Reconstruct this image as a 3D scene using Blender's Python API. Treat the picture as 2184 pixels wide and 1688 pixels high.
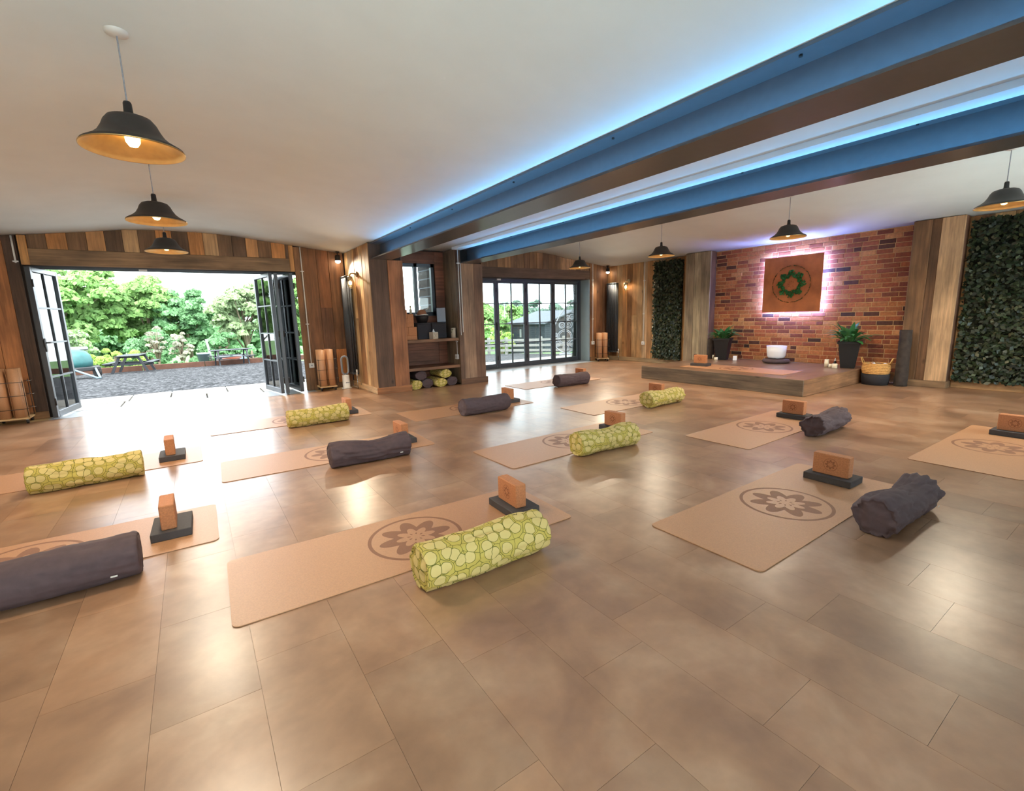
import bpy, math, random
import numpy as np
from mathutils import Matrix, Vector, noise

for o in list(bpy.data.objects):
    bpy.data.objects.remove(o)
sc = bpy.context.scene
COL = sc.collection
random.seed(7)
rng = np.random.default_rng(11)
PI = math.pi

# ------------------------------------------------------------------ camera
CAM_H = 1.247
YAW, PITCH, ROLL, FPX = 0.976211, -0.169885, -0.0285318, 993.2
_f = Vector((math.cos(YAW)*math.cos(PITCH), math.sin(YAW)*math.cos(PITCH), math.sin(PITCH)))
_r = Vector((math.sin(YAW), -math.cos(YAW), 0))
_u = _r.cross(_f)
cR = _r*math.cos(ROLL) + _u*math.sin(ROLL)
cU = -_r*math.sin(ROLL) + _u*math.cos(ROLL)
cd = bpy.data.cameras.new('camera')
cam = bpy.data.objects.new('camera', cd)
COL.objects.link(cam)
cd.sensor_fit = 'HORIZONTAL'
cd.sensor_width = 36
cd.lens = FPX/2184*36
cd.clip_start = 0.05
cd.clip_end = 400
cam.matrix_world = Matrix(((cR.x, cU.x, -_f.x, 0), (cR.y, cU.y, -_f.y, 0), (cR.z, cU.z, -_f.z, CAM_H), (0, 0, 0, 1)))
sc.camera = cam

def project(p):
    d = Vector(p) - Vector((0, 0, CAM_H))
    z = d.dot(_f)
    if z < 0.05:
        return None
    return (1092 + FPX*d.dot(cR)/z, 844 - FPX*d.dot(cU)/z, z)

# ------------------------------------------------------------------ world, sun, exposure
w = bpy.data.worlds.new('sky')
sc.world = w
w.use_nodes = True
bg = w.node_tree.nodes['Background']
bg.inputs[0].default_value = (0.84, 0.93, 1.0, 1)
bg.inputs[1].default_value = 4.8
sd = bpy.data.lights.new('sun', 'SUN')
sd.energy = 4.0
sd.angle = math.radians(25)
sd.color = (1, 0.96, 0.88)
sun = bpy.data.objects.new('sun', sd)
COL.objects.link(sun)
sun.rotation_euler = (math.radians(30), 0, math.radians(-15))
vs = sc.view_settings
vs.view_transform = 'Standard'
vs.look = 'None'
vs.gamma = 1
vs.use_curve_mapping = False
vs.exposure = 0.9

PENDANT_W = 52
WALL_LAMP_W = 38
SPOT_W = 90
LED_BLUE = 33.0

# ------------------------------------------------------------------ colours, materials
def lin(r, g, b):
    def c(v):
        v /= 255.0
        return v/12.92 if v <= 0.04045 else ((v+0.055)/1.055)**2.4
    return (c(r), c(g), c(b), 1.0)

def new_mat(name):
    m = bpy.data.materials.new(name)
    m.use_nodes = True
    nt = m.node_tree
    return m, nt, nt.nodes['Principled BSDF']

def N(nt, t, **kw):
    n = nt.nodes.new(t)
    for k, v in kw.items():
        setattr(n, k, v)
    return n

def plain(name, rgb, rough=0.6, metal=0.0, var=0.0, scale=8.0, bump=0.0, emit=0.0, sub=None, coat=0.0):
    """colour with fine procedural tonal variation and relief"""
    m, nt, b = new_mat(name)
    b.inputs['Roughness'].default_value = rough
    b.inputs['Metallic'].default_value = metal
    if coat:
        b.inputs['Coat Weight'].default_value = coat
    c = lin(*rgb)
    b.inputs['Base Color'].default_value = c
    tc = N(nt, 'ShaderNodeTexCoord')
    nz = N(nt, 'ShaderNodeTexNoise')
    nz.inputs['Scale'].default_value = scale
    nz.inputs['Detail'].default_value = 4
    nt.links.new(tc.outputs['Object'], nz.inputs['Vector'])
    if var:
        mr = N(nt, 'ShaderNodeMapRange')
        mr.inputs[1].default_value = 0.3
        mr.inputs[2].default_value = 0.7
        mr.inputs[3].default_value = 1-var
        mr.inputs[4].default_value = 1+var
        nt.links.new(nz.outputs['Fac'], mr.inputs[0])
        vm = N(nt, 'ShaderNodeVectorMath', operation='SCALE')
        vm.inputs[0].default_value = c[:3]
        nt.links.new(mr.outputs[0], vm.inputs['Scale'])
        nt.links.new(vm.outputs[0], b.inputs['Base Color'])
    if bump:
        bp = N(nt, 'ShaderNodeBump')
        bp.inputs['Strength'].default_value = bump
        bp.inputs['Distance'].default_value = 0.01
        nt.links.new(nz.outputs['Fac'], bp.inputs['Height'])
        nt.links.new(bp.outputs[0], b.inputs['Normal'])
    if emit:
        b.inputs['Emission Color'].default_value = c
        b.inputs['Emission Strength'].default_value = emit
    return m

def wood_mat(name, axis, rough=0.65, contrast=0.42, fine=30.0):
    """reclaimed timber: colour of each board comes from its own attribute, grain runs along axis"""
    m, nt, b = new_mat(name)
    at = N(nt, 'ShaderNodeAttribute', attribute_name='Col')
    tc = N(nt, 'ShaderNodeTexCoord')
    oi = N(nt, 'ShaderNodeObjectInfo')
    add = N(nt, 'ShaderNodeVectorMath', operation='ADD')
    mul = N(nt, 'ShaderNodeMath', operation='MULTIPLY')
    mul.inputs[1].default_value = 37.0
    nt.links.new(oi.outputs['Random'], mul.inputs[0])
    nt.links.new(tc.outputs['Object'], add.inputs[0])
    nt.links.new(mul.outputs[0], add.inputs[1])
    mp = N(nt, 'ShaderNodeMapping')
    s = [fine, fine, fine]
    s[axis] = fine*0.045
    mp.inputs['Scale'].default_value = s
    nt.links.new(add.outputs[0], mp.inputs['Vector'])
    n1 = N(nt, 'ShaderNodeTexNoise')
    n1.inputs['Scale'].default_value = 1.0
    n1.inputs['Detail'].default_value = 6
    n1.inputs['Roughness'].default_value = 0.65
    n1.inputs['Distortion'].default_value = 0.6
    nt.links.new(mp.outputs[0], n1.inputs['Vector'])
    mp2 = N(nt, 'ShaderNodeMapping')
    s2 = [4.2, 4.2, 4.2]
    s2[axis] = 1.7
    mp2.inputs['Scale'].default_value = s2
    nt.links.new(add.outputs[0], mp2.inputs['Vector'])
    n2 = N(nt, 'ShaderNodeTexNoise')
    n2.inputs['Scale'].default_value = 1.0
    n2.inputs['Detail'].default_value = 5
    nt.links.new(mp2.outputs[0], n2.inputs['Vector'])
    r1 = N(nt, 'ShaderNodeMapRange')
    for i, v in ((1, 0.3), (2, 0.72), (3, 1-contrast), (4, 1+contrast*0.8)):
        r1.inputs[i].default_value = v
    nt.links.new(n1.outputs['Fac'], r1.inputs[0])
    r2 = N(nt, 'ShaderNodeMapRange')
    for i, v in ((1, 0.3), (2, 0.7), (3, 0.70), (4, 1.55)):
        r2.inputs[i].default_value = v
    nt.links.new(n2.outputs['Fac'], r2.inputs[0])
    # knots
    vo = N(nt, 'ShaderNodeTexVoronoi')
    mp3 = N(nt, 'ShaderNodeMapping')
    s3 = [3.6, 3.6, 3.6]
    s3[axis] = 2.0
    mp3.inputs['Scale'].default_value = s3
    nt.links.new(add.outputs[0], mp3.inputs['Vector'])
    nt.links.new(mp3.outputs[0], vo.inputs['Vector'])
    vo.inputs['Scale'].default_value = 1.0
    rk = N(nt, 'ShaderNodeMapRange')
    for i, v in ((1, 0.035), (2, 0.11), (3, 0.35), (4, 1.0)):
        rk.inputs[i].default_value = v
    nt.links.new(vo.outputs['Distance'], rk.inputs[0])
    a = N(nt, 'ShaderNodeMath', operation='MULTIPLY')
    nt.links.new(r1.outputs[0], a.inputs[0])
    nt.links.new(r2.outputs[0], a.inputs[1])
    a2 = N(nt, 'ShaderNodeMath', operation='MULTIPLY')
    nt.links.new(a.outputs[0], a2.inputs[0])
    nt.links.new(rk.outputs[0], a2.inputs[1])
    vm = N(nt, 'ShaderNodeVectorMath', operation='SCALE')
    nt.links.new(at.outputs['Color'], vm.inputs[0])
    nt.links.new(a2.outputs[0], vm.inputs['Scale'])
    nt.links.new(vm.outputs[0], b.inputs['Base Color'])
    b.inputs['Roughness'].default_value = rough
    bp = N(nt, 'ShaderNodeBump')
    bp.inputs['Strength'].default_value = 0.35
    bp.inputs['Distance'].default_value = 0.004
    nt.links.new(n1.outputs['Fac'], bp.inputs['Height'])
    nt.links.new(bp.outputs[0], b.inputs['Normal'])
    return m

def attr_mat(name, rough=0.7, var=0.15, scale=30.0, bump=0.3, transl=0.0):
    m, nt, b = new_mat(name)
    at = N(nt, 'ShaderNodeAttribute', attribute_name='Col')
    tc = N(nt, 'ShaderNodeTexCoord')
    nz = N(nt, 'ShaderNodeTexNoise')
    nz.inputs['Scale'].default_value = scale
    nz.inputs['Detail'].default_value = 5
    nt.links.new(tc.outputs['Object'], nz.inputs['Vector'])
    mr = N(nt, 'ShaderNodeMapRange')
    for i, v in ((1, 0.3), (2, 0.7), (3, 1-var), (4, 1+var)):
        mr.inputs[i].default_value = v
    nt.links.new(nz.outputs['Fac'], mr.inputs[0])
    vm = N(nt, 'ShaderNodeVectorMath', operation='SCALE')
    nt.links.new(at.outputs['Color'], vm.inputs[0])
    nt.links.new(mr.outputs[0], vm.inputs['Scale'])
    nt.links.new(vm.outputs[0], b.inputs['Base Color'])
    b.inputs['Roughness'].default_value = rough
    if bump:
        bp = N(nt, 'ShaderNodeBump')
        bp.inputs['Strength'].default_value = bump
        bp.inputs['Distance'].default_value = 0.006
        nt.links.new(nz.outputs['Fac'], bp.inputs['Height'])
        nt.links.new(bp.outputs[0], b.inputs['Normal'])
    if transl:
        tr = N(nt, 'ShaderNodeBsdfTranslucent')
        nt.links.new(vm.outputs[0], tr.inputs['Color'])
        mx = N(nt, 'ShaderNodeMixShader')
        mx.inputs[0].default_value = transl
        nt.links.new(b.outputs[0], mx.inputs[1])
        nt.links.new(tr.outputs[0], mx.inputs[2])
        nt.links.new(mx.outputs[0], nt.nodes['Material Output'].inputs['Surface'])
    return m

def glass_mat(name, tint=(0.93, 0.97, 0.96), refl=0.10):
    m, nt, b = new_mat(name)
    nt.nodes.remove(b)
    t = N(nt, 'ShaderNodeBsdfTransparent')
    t.inputs[0].default_value = (*tint, 1)
    g = N(nt, 'ShaderNodeBsdfGlossy')
    g.inputs['Roughness'].default_value = 0.02
    fr = N(nt, 'ShaderNodeFresnel')
    fr.inputs['IOR'].default_value = 1.5
    mx = N(nt, 'ShaderNodeMixShader')
    nt.links.new(fr.outputs[0], mx.inputs[0])
    nt.links.new(t.outputs[0], mx.inputs[1])
    nt.links.new(g.outputs[0], mx.inputs[2])
    nt.links.new(mx.outputs[0], nt.nodes['Material Output'].inputs['Surface'])
    return m

def floor_mat():
    m, nt, b = new_mat('vinyl_floor')
    at = N(nt, 'ShaderNodeAttribute', attribute_name='Col')
    tc = N(nt, 'ShaderNodeTexCoord')
    def nz(scale, det, rough=0.6, dist=0.0):
        n = N(nt, 'ShaderNodeTexNoise')
        n.inputs['Scale'].default_value = scale
        n.inputs['Detail'].default_value = det
        n.inputs['Roughness'].default_value = rough
        n.inputs['Distortion'].default_value = dist
        nt.links.new(tc.outputs['Object'], n.inputs['Vector'])
        return n
    n1, n2, n3 = nz(2.4, 4, 0.55, 0.4), nz(11, 4, 0.6), nz(95, 3)
    cr = N(nt, 'ShaderNodeValToRGB')
    e = cr.color_ramp.elements
    e[0].position, e[0].color = 0.22, lin(128, 94, 70)
    e[1].position, e[1].color = 0.80, lin(184, 150, 120)
    mid = e.new(0.5)
    mid.color = lin(160, 121, 91)
    nt.links.new(n1.outputs['Fac'], cr.inputs[0])
    mr = N(nt, 'ShaderNodeMapRange')
    for i, v in ((1, 0.25), (2, 0.75), (3, 0.9), (4, 1.12)):
        mr.inputs[i].default_value = v
    nt.links.new(n2.outputs['Fac'], mr.inputs[0])
    vm = N(nt, 'ShaderNodeVectorMath', operation='SCALE')
    nt.links.new(cr.outputs[0], vm.inputs[0])
    nt.links.new(mr.outputs[0], vm.inputs['Scale'])
    v2 = N(nt, 'ShaderNodeVectorMath', operation='MULTIPLY')
    nt.links.new(vm.outputs[0], v2.inputs[0])
    nt.links.new(at.outputs['Color'], v2.inputs[1])
    nt.links.new(v2.outputs[0], b.inputs['Base Color'])
    rr = N(nt, 'ShaderNodeMapRange')
    for i, v in ((1, 0.1), (2, 0.9), (3, 0.27), (4, 0.33)):
        rr.inputs[i].default_value = v
    nt.links.new(n1.outputs['Fac'], rr.inputs[0])
    nt.links.new(rr.outputs[0], b.inputs['Roughness'])
    b.inputs['Specular IOR Level'].default_value = 0.62
    bp = N(nt, 'ShaderNodeBump')
    bp.inputs['Strength'].default_value = 0.05
    bp.inputs['Distance'].default_value = 0.003
    ad = N(nt, 'ShaderNodeMath', operation='ADD')
    nt.links.new(n2.outputs['Fac'], ad.inputs[0])
    nt.links.new(n3.outputs['Fac'], ad.inputs[1])
    nt.links.new(ad.outputs[0], bp.inputs['Height'])
    nt.links.new(bp.outputs[0], b.inputs['Normal'])
    return m

def pebble_fabric():
    """cream and lime cotton printed with outlined overlapping pebbles (uv in metres)"""
    m, nt, b = new_mat('pebble_print_cotton')
    uv = N(nt, 'ShaderNodeUVMap')
    uv.uv_map = 'UVMap'
    fine = N(nt, 'ShaderNodeTexNoise')
    fine.inputs['Scale'].default_value = 16
    nt.links.new(uv.outputs[0], fine.inputs['Vector'])
    wob = N(nt, 'ShaderNodeVectorMath', operation='MULTIPLY_ADD')
    wob.inputs[1].default_value = (0.018, 0.018, 0.0)
    nt.links.new(fine.outputs['Color'], wob.inputs[0])
    nt.links.new(uv.outputs[0], wob.inputs[2])
    v1 = N(nt, 'ShaderNodeTexVoronoi', voronoi_dimensions='2D')
    v1.inputs['Scale'].default_value = 15.5
    v1.inputs['Randomness'].default_value = 0.72
    nt.links.new(wob.outputs[0], v1.inputs['Vector'])
    v2 = N(nt, 'ShaderNodeTexVoronoi', voronoi_dimensions='2D', feature='DISTANCE_TO_EDGE')
    v2.inputs['Scale'].default_value = 15.5
    v2.inputs['Randomness'].default_value = 0.72
    nt.links.new(wob.outputs[0], v2.inputs['Vector'])
    cr = N(nt, 'ShaderNodeValToRGB')
    cr.color_ramp.interpolation = 'CONSTANT'
    e = cr.color_ramp.elements
    cream, lime, green = lin(212, 188, 118), lin(194, 172, 82), lin(104, 100, 30)
    e[0].position, e[0].color = 0.0, cream
    e[1].position, e[1].color = 0.44, green
    x = e.new(0.482)
    x.color = lime
    nt.links.new(v1.outputs['Distance'], cr.inputs[0])
    lt = N(nt, 'ShaderNodeMath', operation='LESS_THAN')
    lt.inputs[1].default_value = 0.022
    nt.links.new(v2.outputs['Distance'], lt.inputs[0])
    mx = N(nt, 'ShaderNodeMix', data_type='RGBA')
    nt.links.new(lt.outputs[0], mx.inputs['Factor'])
    nt.links.new(cr.outputs[0], mx.inputs['A'])
    mx.inputs['B'].default_value = green
    nt.links.new(mx.outputs['Result'], b.inputs['Base Color'])
    b.inputs['Roughness'].default_value = 0.85
    return m

def gravel_mat():
    m, nt, b = new_mat('grey_gravel')
    tc = N(nt, 'ShaderNodeTexCoord')
    v = N(nt, 'ShaderNodeTexVoronoi')
    v.inputs['Scale'].default_value = 16
    nt.links.new(tc.outputs['Object'], v.inputs['Vector'])
    cr = N(nt, 'ShaderNodeValToRGB')
    e = cr.color_ramp.elements
    e[0].position, e[0].color = 0.0, lin(22, 23, 24)
    e[1].position, e[1].color = 1.0, lin(96, 96, 98)
    x = e.new(0.6)
    x.color = lin(40, 41, 43)
    sp = N(nt, 'ShaderNodeSeparateColor')
    nt.links.new(v.outputs['Color'], sp.inputs[0])
    nt.links.new(sp.outputs[0], cr.inputs[0])
    nt.links.new(cr.outputs[0], b.inputs['Base Color'])
    b.inputs['Roughness'].default_value = 0.95
    b.inputs['Specular IOR Level'].default_value = 0.1
    bp = N(nt, 'ShaderNodeBump')
    bp.inputs['Strength'].default_value = 0.9
    bp.inputs['Distance'].default_value = 0.03
    nt.links.new(v.outputs['Distance'], bp.inputs['Height'])
    nt.links.new(bp.outputs[0], b.inputs['Normal'])
    return m

M = {}
M['wood_z'] = wood_mat('reclaimed_boards_upright', 2)
M['wood_x'] = wood_mat('reclaimed_boards_lengthwise', 0)
M['wood_y'] = wood_mat('reclaimed_boards_crosswise', 1)
M['brick'] = attr_mat('fired_brick', 0.85, 0.22, 26.0, 0.6)
M['core'] = plain('dark_batten_core', (44, 34, 28), 0.9, var=0.1)
M['mortar'] = plain('sandy_mortar', (206, 164, 116), 0.95, var=0.2, scale=30, bump=0.5)
M['plaster'] = plain('white_plaster', (232, 240, 240), 0.9, var=0.02, scale=3, bump=0.02)
M['plaster_warm'] = plain('cream_plaster', (214, 208, 196), 0.9, var=0.03, scale=3, bump=0.05)
M['floor'] = floor_mat()
M['subfloor'] = plain('dark_grout', (140, 116, 94), 0.8, var=0.1)
M['steel'] = plain('grey_painted_steel', (84, 86, 90), 0.3, 0.0, var=0.05, scale=20)
M['frame'] = plain('anthracite_aluminium', (70, 74, 80), 0.34, 0.2, var=0.05, scale=30)
M['frame_edge'] = plain('pale_anodised_edge', (150, 165, 172), 0.3, 0.5, var=0.05, scale=30)
M['glass'] = glass_mat('clear_glass')
M['cork'] = plain('cork', (187, 135, 93), 0.48, var=0.09, scale=140, bump=0.06)
M['cork'].node_tree.nodes['Principled BSDF'].inputs['Specular IOR Level'].default_value = 0.8
M['cork_dark'] = plain('printed_brown_on_cork', (142, 96, 68), 0.6, var=0.08, scale=140)
M['cork_block'] = plain('dense_cork', (190, 124, 80), 0.8, var=0.14, scale=110, bump=0.15)
M['cork_stamp'] = plain('stamped_cork', (150, 92, 58), 0.85, var=0.1, scale=110)
M['foam'] = plain('charcoal_foam', (72, 66, 64), 0.8, var=0.08, scale=90, bump=0.1)
M['rubber'] = plain('black_rubber_backing', (38, 34, 32), 0.8, var=0.1, scale=60)
M['plum'] = plain('aubergine_cotton', (86, 68, 69), 0.82, var=0.10, scale=26, bump=0.08)
M['pebble'] = pebble_fabric()
M['tag'] = plain('white_fabric_tag', (220, 215, 205), 0.8, var=0.03)
M['black_shade'] = plain('black_enamel', (46, 42, 40), 0.5, 0.0, var=0.1, scale=25)
M['gold'] = plain('brushed_gold', (196, 160, 104), 0.35, 0.8, var=0.08, scale=25)
M['black'] = plain('black_plastic', (26, 25, 26), 0.5, var=0.1, scale=30)
M['white'] = plain('white_plastic', (228, 226, 220), 0.45, var=0.03, scale=20)
M['chrome'] = plain('brushed_metal', (190, 190, 188), 0.25, 0.9, var=0.05, scale=30)
M['bulb'] = plain('glowing_warm_bulb', (255, 206, 130), 0.4, emit=14.0)
M['bulb_white'] = plain('glowing_white_lens', (255, 240, 215), 0.4, emit=14.0)
M['led'] = None
def emis(name, rgb, s):
    m, nt, b = new_mat(name)
    nt.nodes.remove(b)
    e = N(nt, 'ShaderNodeEmission')
    e.inputs[0].default_value = (*rgb, 1)
    e.inputs[1].default_value = s
    nt.links.new(e.outputs[0], nt.nodes['Material Output'].inputs['Surface'])
    return m
M['led'] = emis('blue_led_tape', (0.14, 0.52, 1.0), LED_BLUE)
M['led_white'] = emis('cool_white_led_tape', (0.24, 0.36, 1.0), 120.0)
M['copper'] = plain('rusted_copper_sheet', (182, 106, 58), 0.55, 0.1, var=0.25, scale=4.5, bump=0.1)
M['moss'] = attr_mat('preserved_moss', 0.9, 0.25, 60, 0.4)
M['ivy'] = attr_mat('artificial_ivy_leaf', 0.42, 0.2, 40, 0.0, transl=0.12)
M['ivy_back'] = plain('dark_hedge_backing', (26, 28, 18), 0.95, var=0.3, scale=25)
M['leaf'] = attr_mat('broad_plant_leaf', 0.4, 0.12, 30, 0.0, transl=0.2)
M['tree'] = attr_mat('tree_foliage', 0.85, 0.15, 3, 0.0, transl=0.5)
M['bark'] = plain('pale_bark', (104, 92, 74), 0.9, var=0.2, scale=6, bump=0.3)
M['log'] = plain('charred_bark', (62, 52, 46), 0.9, var=0.35, scale=12, bump=0.8)
M['gravel'] = gravel_mat()
M['grass'] = plain('meadow_grass', (70, 104, 44), 0.95, var=0.25, scale=2.5, bump=0.4)
M['paving'] = plain('cream_sandstone', (128, 122, 112), 0.85, var=0.08, scale=6, bump=0.15)
M['sill'] = plain('pale_aluminium_sill', (168, 172, 176), 0.42, 0.0, var=0.04, scale=8)
M['slate'] = plain('dark_shed_paint', (38, 43, 50), 0.8, var=0.15, scale=5, bump=0.1)
M['felt'] = plain('grey_roof_felt', (72, 77, 84), 0.9, var=0.08, scale=4)
M['clad'] = plain('grey_weatherboard', (74, 78, 84), 0.75, var=0.08, scale=9, bump=0.1)
M['fence'] = plain('white_painted_rail', (118, 116, 110), 0.8, var=0.06, scale=8)
M['picnic'] = plain('dark_stained_picnic_timber', (27, 30, 35), 0.6, var=0.12, scale=12)
M['rust'] = plain('brown_sleeper', (72, 44, 30), 0.9, var=0.2, scale=5, bump=0.2)
M['teal'] = plain('teal_tarpaulin', (34, 82, 82), 0.6, var=0.15, scale=6)
M['yellow'] = plain('yellow_plastic', (140, 112, 18), 0.6, var=0.06)
M['pale_blue'] = plain('pale_blue_plastic', (88, 104, 112), 0.6, var=0.06)
M['orange'] = plain('orange_hose', (120, 60, 36), 0.7, var=0.1)
M['basket'] = plain('woven_straw', (214, 160, 92), 0.8, var=0.2, scale=45, bump=0.6)
M['quartz'] = plain('frosted_white_quartz', (238, 236, 240), 0.35, var=0.02)
M['candle'] = plain('ivory_wax', (236, 220, 188), 0.55, var=0.04)
M['leather'] = plain('brown_leather', (150, 96, 64), 0.6, var=0.12, scale=15)
M['cloth'] = plain('white_cloth', (228, 220, 206), 0.85, var=0.05, scale=20, bump=0.1)
M['dark_fabric'] = plain('black_woven_fabric', (48, 45, 48), 0.9, var=0.12, scale=60, bump=0.2)
M['grey_mesh'] = plain('grey_speaker_mesh', (146, 150, 158), 0.6, var=0.12, scale=120)
M['terracotta'] = plain('taupe_box_card', (196, 180, 158), 0.8, var=0.05)
M['brass'] = plain('weathered_brass', (176, 160, 126), 0.4, 0.6, var=0.12, scale=25)
M['rad'] = plain('anthracite_radiator_enamel', (60, 63, 68), 0.34, 0.1, var=0.05, scale=30)
M['out_white'] = plain('weathered_white_paint', (122, 122, 120), 0.7, var=0.06)
M['sculpture'] = plain('silver_grey_steel_scroll', (120, 122, 126), 0.6, 0.0, var=0.06)

# ------------------------------------------------------------------ mesh builder
class MB:
    def __init__(s):
        s.v, s.f, s.c, s.sm, s.uv = [], [], [], [], {}
        s.m = Matrix.Identity(4)
        s.col = (1, 1, 1, 1)
    def at(s, loc=(0, 0, 0), rz=0, rx=0, ry=0):
        s.m = Matrix.Translation(loc) @ Matrix.Rotation(rz, 4, 'Z') @ Matrix.Rotation(ry, 4, 'Y') @ Matrix.Rotation(rx, 4, 'X')
        return s
    def add(s, vs, fs, smooth=False, col=None):
        b = len(s.v)
        for p in vs:
            q = s.m @ Vector(p)
            s.v.append((q.x, q.y, q.z))
        for f in fs:
            s.f.append(tuple(b+i for i in f))
            s.c.append(col or s.col)
            s.sm.append(smooth)
        return b
    def box(s, x0, x1, y0, y1, z0, z1, col=None):
        vs = [(x0, y0, z0), (x1, y0, z0), (x1, y1, z0), (x0, y1, z0), (x0, y0, z1), (x1, y0, z1), (x1, y1, z1), (x0, y1, z1)]
        s.add(vs, [(0, 3, 2, 1), (4, 5, 6, 7), (0, 1, 5, 4), (1, 2, 6, 5), (2, 3, 7, 6), (3, 0, 4, 7)], False, col)
        return s
    def cbox(s, x0, x1, y0, y1, z0, z1, b=0.004, col=None):
        """box with chamfered edges"""
        X, Y, Z = (x0, x1), (y0, y1), (z0, z1)
        vs, idx = [], {}
        for i in (0, 1):
            for j in (0, 1):
                for k in (0, 1):
                    sx, sy, sz = (1, -1)[i]*b, (1, -1)[j]*b, (1, -1)[k]*b
                    for a, d in enumerate(((0, sy, sz), (sx, 0, sz), (sx, sy, 0))):
                        idx[i, j, k, a] = len(vs)
                        vs.append((X[i]+d[0], Y[j]+d[1], Z[k]+d[2]))
        fs = []
        def q(*t):
            fs.append([idx[k] for k in t])
        for i in (0, 1):
            o = [(i, 0, 0, 0), (i, 1, 0, 0), (i, 1, 1, 0), (i, 0, 1, 0)]
            q(*(o if i else o[::-1]))
            o = [(0, i, 0, 1), (0, i, 1, 1), (1, i, 1, 1), (1, i, 0, 1)]
            q(*(o if i else o[::-1]))
            o = [(0, 0, i, 2), (1, 0, i, 2), (1, 1, i, 2), (0, 1, i, 2)]
            q(*(o if i else o[::-1]))
        for i in (0, 1):
            for j in (0, 1):
                o = [(i, j, 0, 0), (i, j, 1, 0), (i, j, 1, 1), (i, j, 0, 1)]
                q(*(o if i == j else o[::-1]))
                o = [(i, 0, j, 0), (i, 0, j, 2), (i, 1, j, 2), (i, 1, j, 0)]
                q(*(o if i == j else o[::-1]))
                o = [(0, i, j, 1), (1, i, j, 1), (1, i, j, 2), (0, i, j, 2)]
                q(*(o if i == j else o[::-1]))
                for k in (0, 1):
                    o = [(i, j, k, 0), (i, j, k, 1), (i, j, k, 2)]
                    q(*(o if (i+j+k) % 2 == 0 else o[::-1]))
        # orient faces outwards
        c = Vector(((x0+x1)/2, (y0+y1)/2, (z0+z1)/2))
        out = []
        for f in fs:
            p = [Vector(vs[i]) for i in f]
            n = (p[1]-p[0]).cross(p[2]-p[0])
            mid = sum(p, Vector())/len(p)
            out.append(f if n.dot(mid-c) > 0 else f[::-1])
        s.add(vs, out, False, col)
        return s
    def cyl(s, p0, p1, r0, r1=None, n=12, caps=True, smooth=True, col=None):
        r1 = r0 if r1 is None else r1
        p0, p1 = Vector(p0), Vector(p1)
        d = (p1-p0).normalized()
        a = Vector((0, 0, 1)) if abs(d.z) < 0.9 else Vector((1, 0, 0))
        u = d.cross(a).normalized()
        v = d.cross(u)
        vs = []
        for p, r in ((p0, r0), (p1, r1)):
            for i in range(n):
                t = 2*PI*i/n
                vs.append(p + u*(r*math.cos(t)) + v*(r*math.sin(t)))
        fs = [(i, n+i, n+(i+1) % n, (i+1) % n) for i in range(n)]
        s.add(vs, fs, smooth, col)
        if caps:
            b = len(s.v)-2*n
            s.f.append(tuple(b+i for i in range(n)))
            s.f.append(tuple(b+n+i for i in range(n))[::-1])
            s.c += [col or s.col]*2
            s.sm += [False]*2
        return s
    def tube(s, pts, r, n=8, closed=False, col=None, radii=None):
        pts = [Vector(p) for p in pts]
        k = len(pts)
        vs = []
        up = Vector((0, 0, 1))
        pu = None
        for i in range(k):
            if closed:
                d = pts[(i+1) % k]-pts[i-1]
            else:
                d = pts[min(i+1, k-1)]-pts[max(i-1, 0)]
            d.normalize()
            if pu is None:
                a = up if abs(d.z) < 0.9 else Vector((1, 0, 0))
                pu = d.cross(a).normalized()
            pu = (pu - d*pu.dot(d)).normalized()
            v = d.cross(pu)
            rr = radii[i] if radii else r
            for j in range(n):
                t = 2*PI*j/n
                vs.append(pts[i] + pu*(rr*math.cos(t)) + v*(rr*math.sin(t)))
        fs = []
        for i in range(k if closed else k-1):
            i2 = (i+1) % k
            for j in range(n):
                fs.append((i*n+j, i*n+(j+1) % n, i2*n+(j+1) % n, i2*n+j))
        if not closed:
            fs.append(tuple(range(n))[::-1])
            fs.append(tuple((k-1)*n+j for j in range(n)))
        s.add(vs, fs, True, col)
        return s
    def lathe(s, prof, c=(0, 0, 0), n=32, col=None, close=False, smooth=True):
        vs = []
        for r, z in prof:
            for i in range(n):
                t = 2*PI*i/n
                vs.append((c[0]+r*math.cos(t), c[1]+r*math.sin(t), c[2]+z))
        fs = []
        for k in range(len(prof)-1):
            for i in range(n):
                fs.append((k*n+i, k*n+(i+1) % n, (k+1)*n+(i+1) % n, (k+1)*n+i))
        s.add(vs, fs, smooth, col)
        return s
    def prism(s, poly, z0, z1, col=None):
        n = len(poly)
        vs = [(x, y, z0) for x, y in poly] + [(x, y, z1) for x, y in poly]
        fs = [tuple(range(n))[::-1], tuple(range(n, 2*n))] + [(i, (i+1) % n, n+(i+1) % n, n+i) for i in range(n)]
        s.add(vs, fs, False, col)
        return s
    def sphere(s, c, r, n=14, k=8, sz=1.0, col=None):
        prof = [(max(1e-4, r*math.sin(PI*i/k)), -r*sz*math.cos(PI*i/k)) for i in range(k+1)]
        return s.lathe(prof, c, n, col)
    def mesh(s, name):
        me = bpy.data.meshes.new(name)
        me.from_pydata(s.v, [], s.f)
        ca = me.color_attributes.new('Col', 'FLOAT_COLOR', 'CORNER')
        arr = np.repeat(np.array(s.c, dtype=np.float32), [len(f) for f in s.f], axis=0)
        ca.data.foreach_set('color', arr.ravel())
        me.polygons.foreach_set('use_smooth', s.sm)
        me.update()
        return me
    def build(s, name, mat, parent=None, **props):
        me = s.mesh(name)
        me.materials.append(mat)
        return link(name, me, parent, **props)

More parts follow.
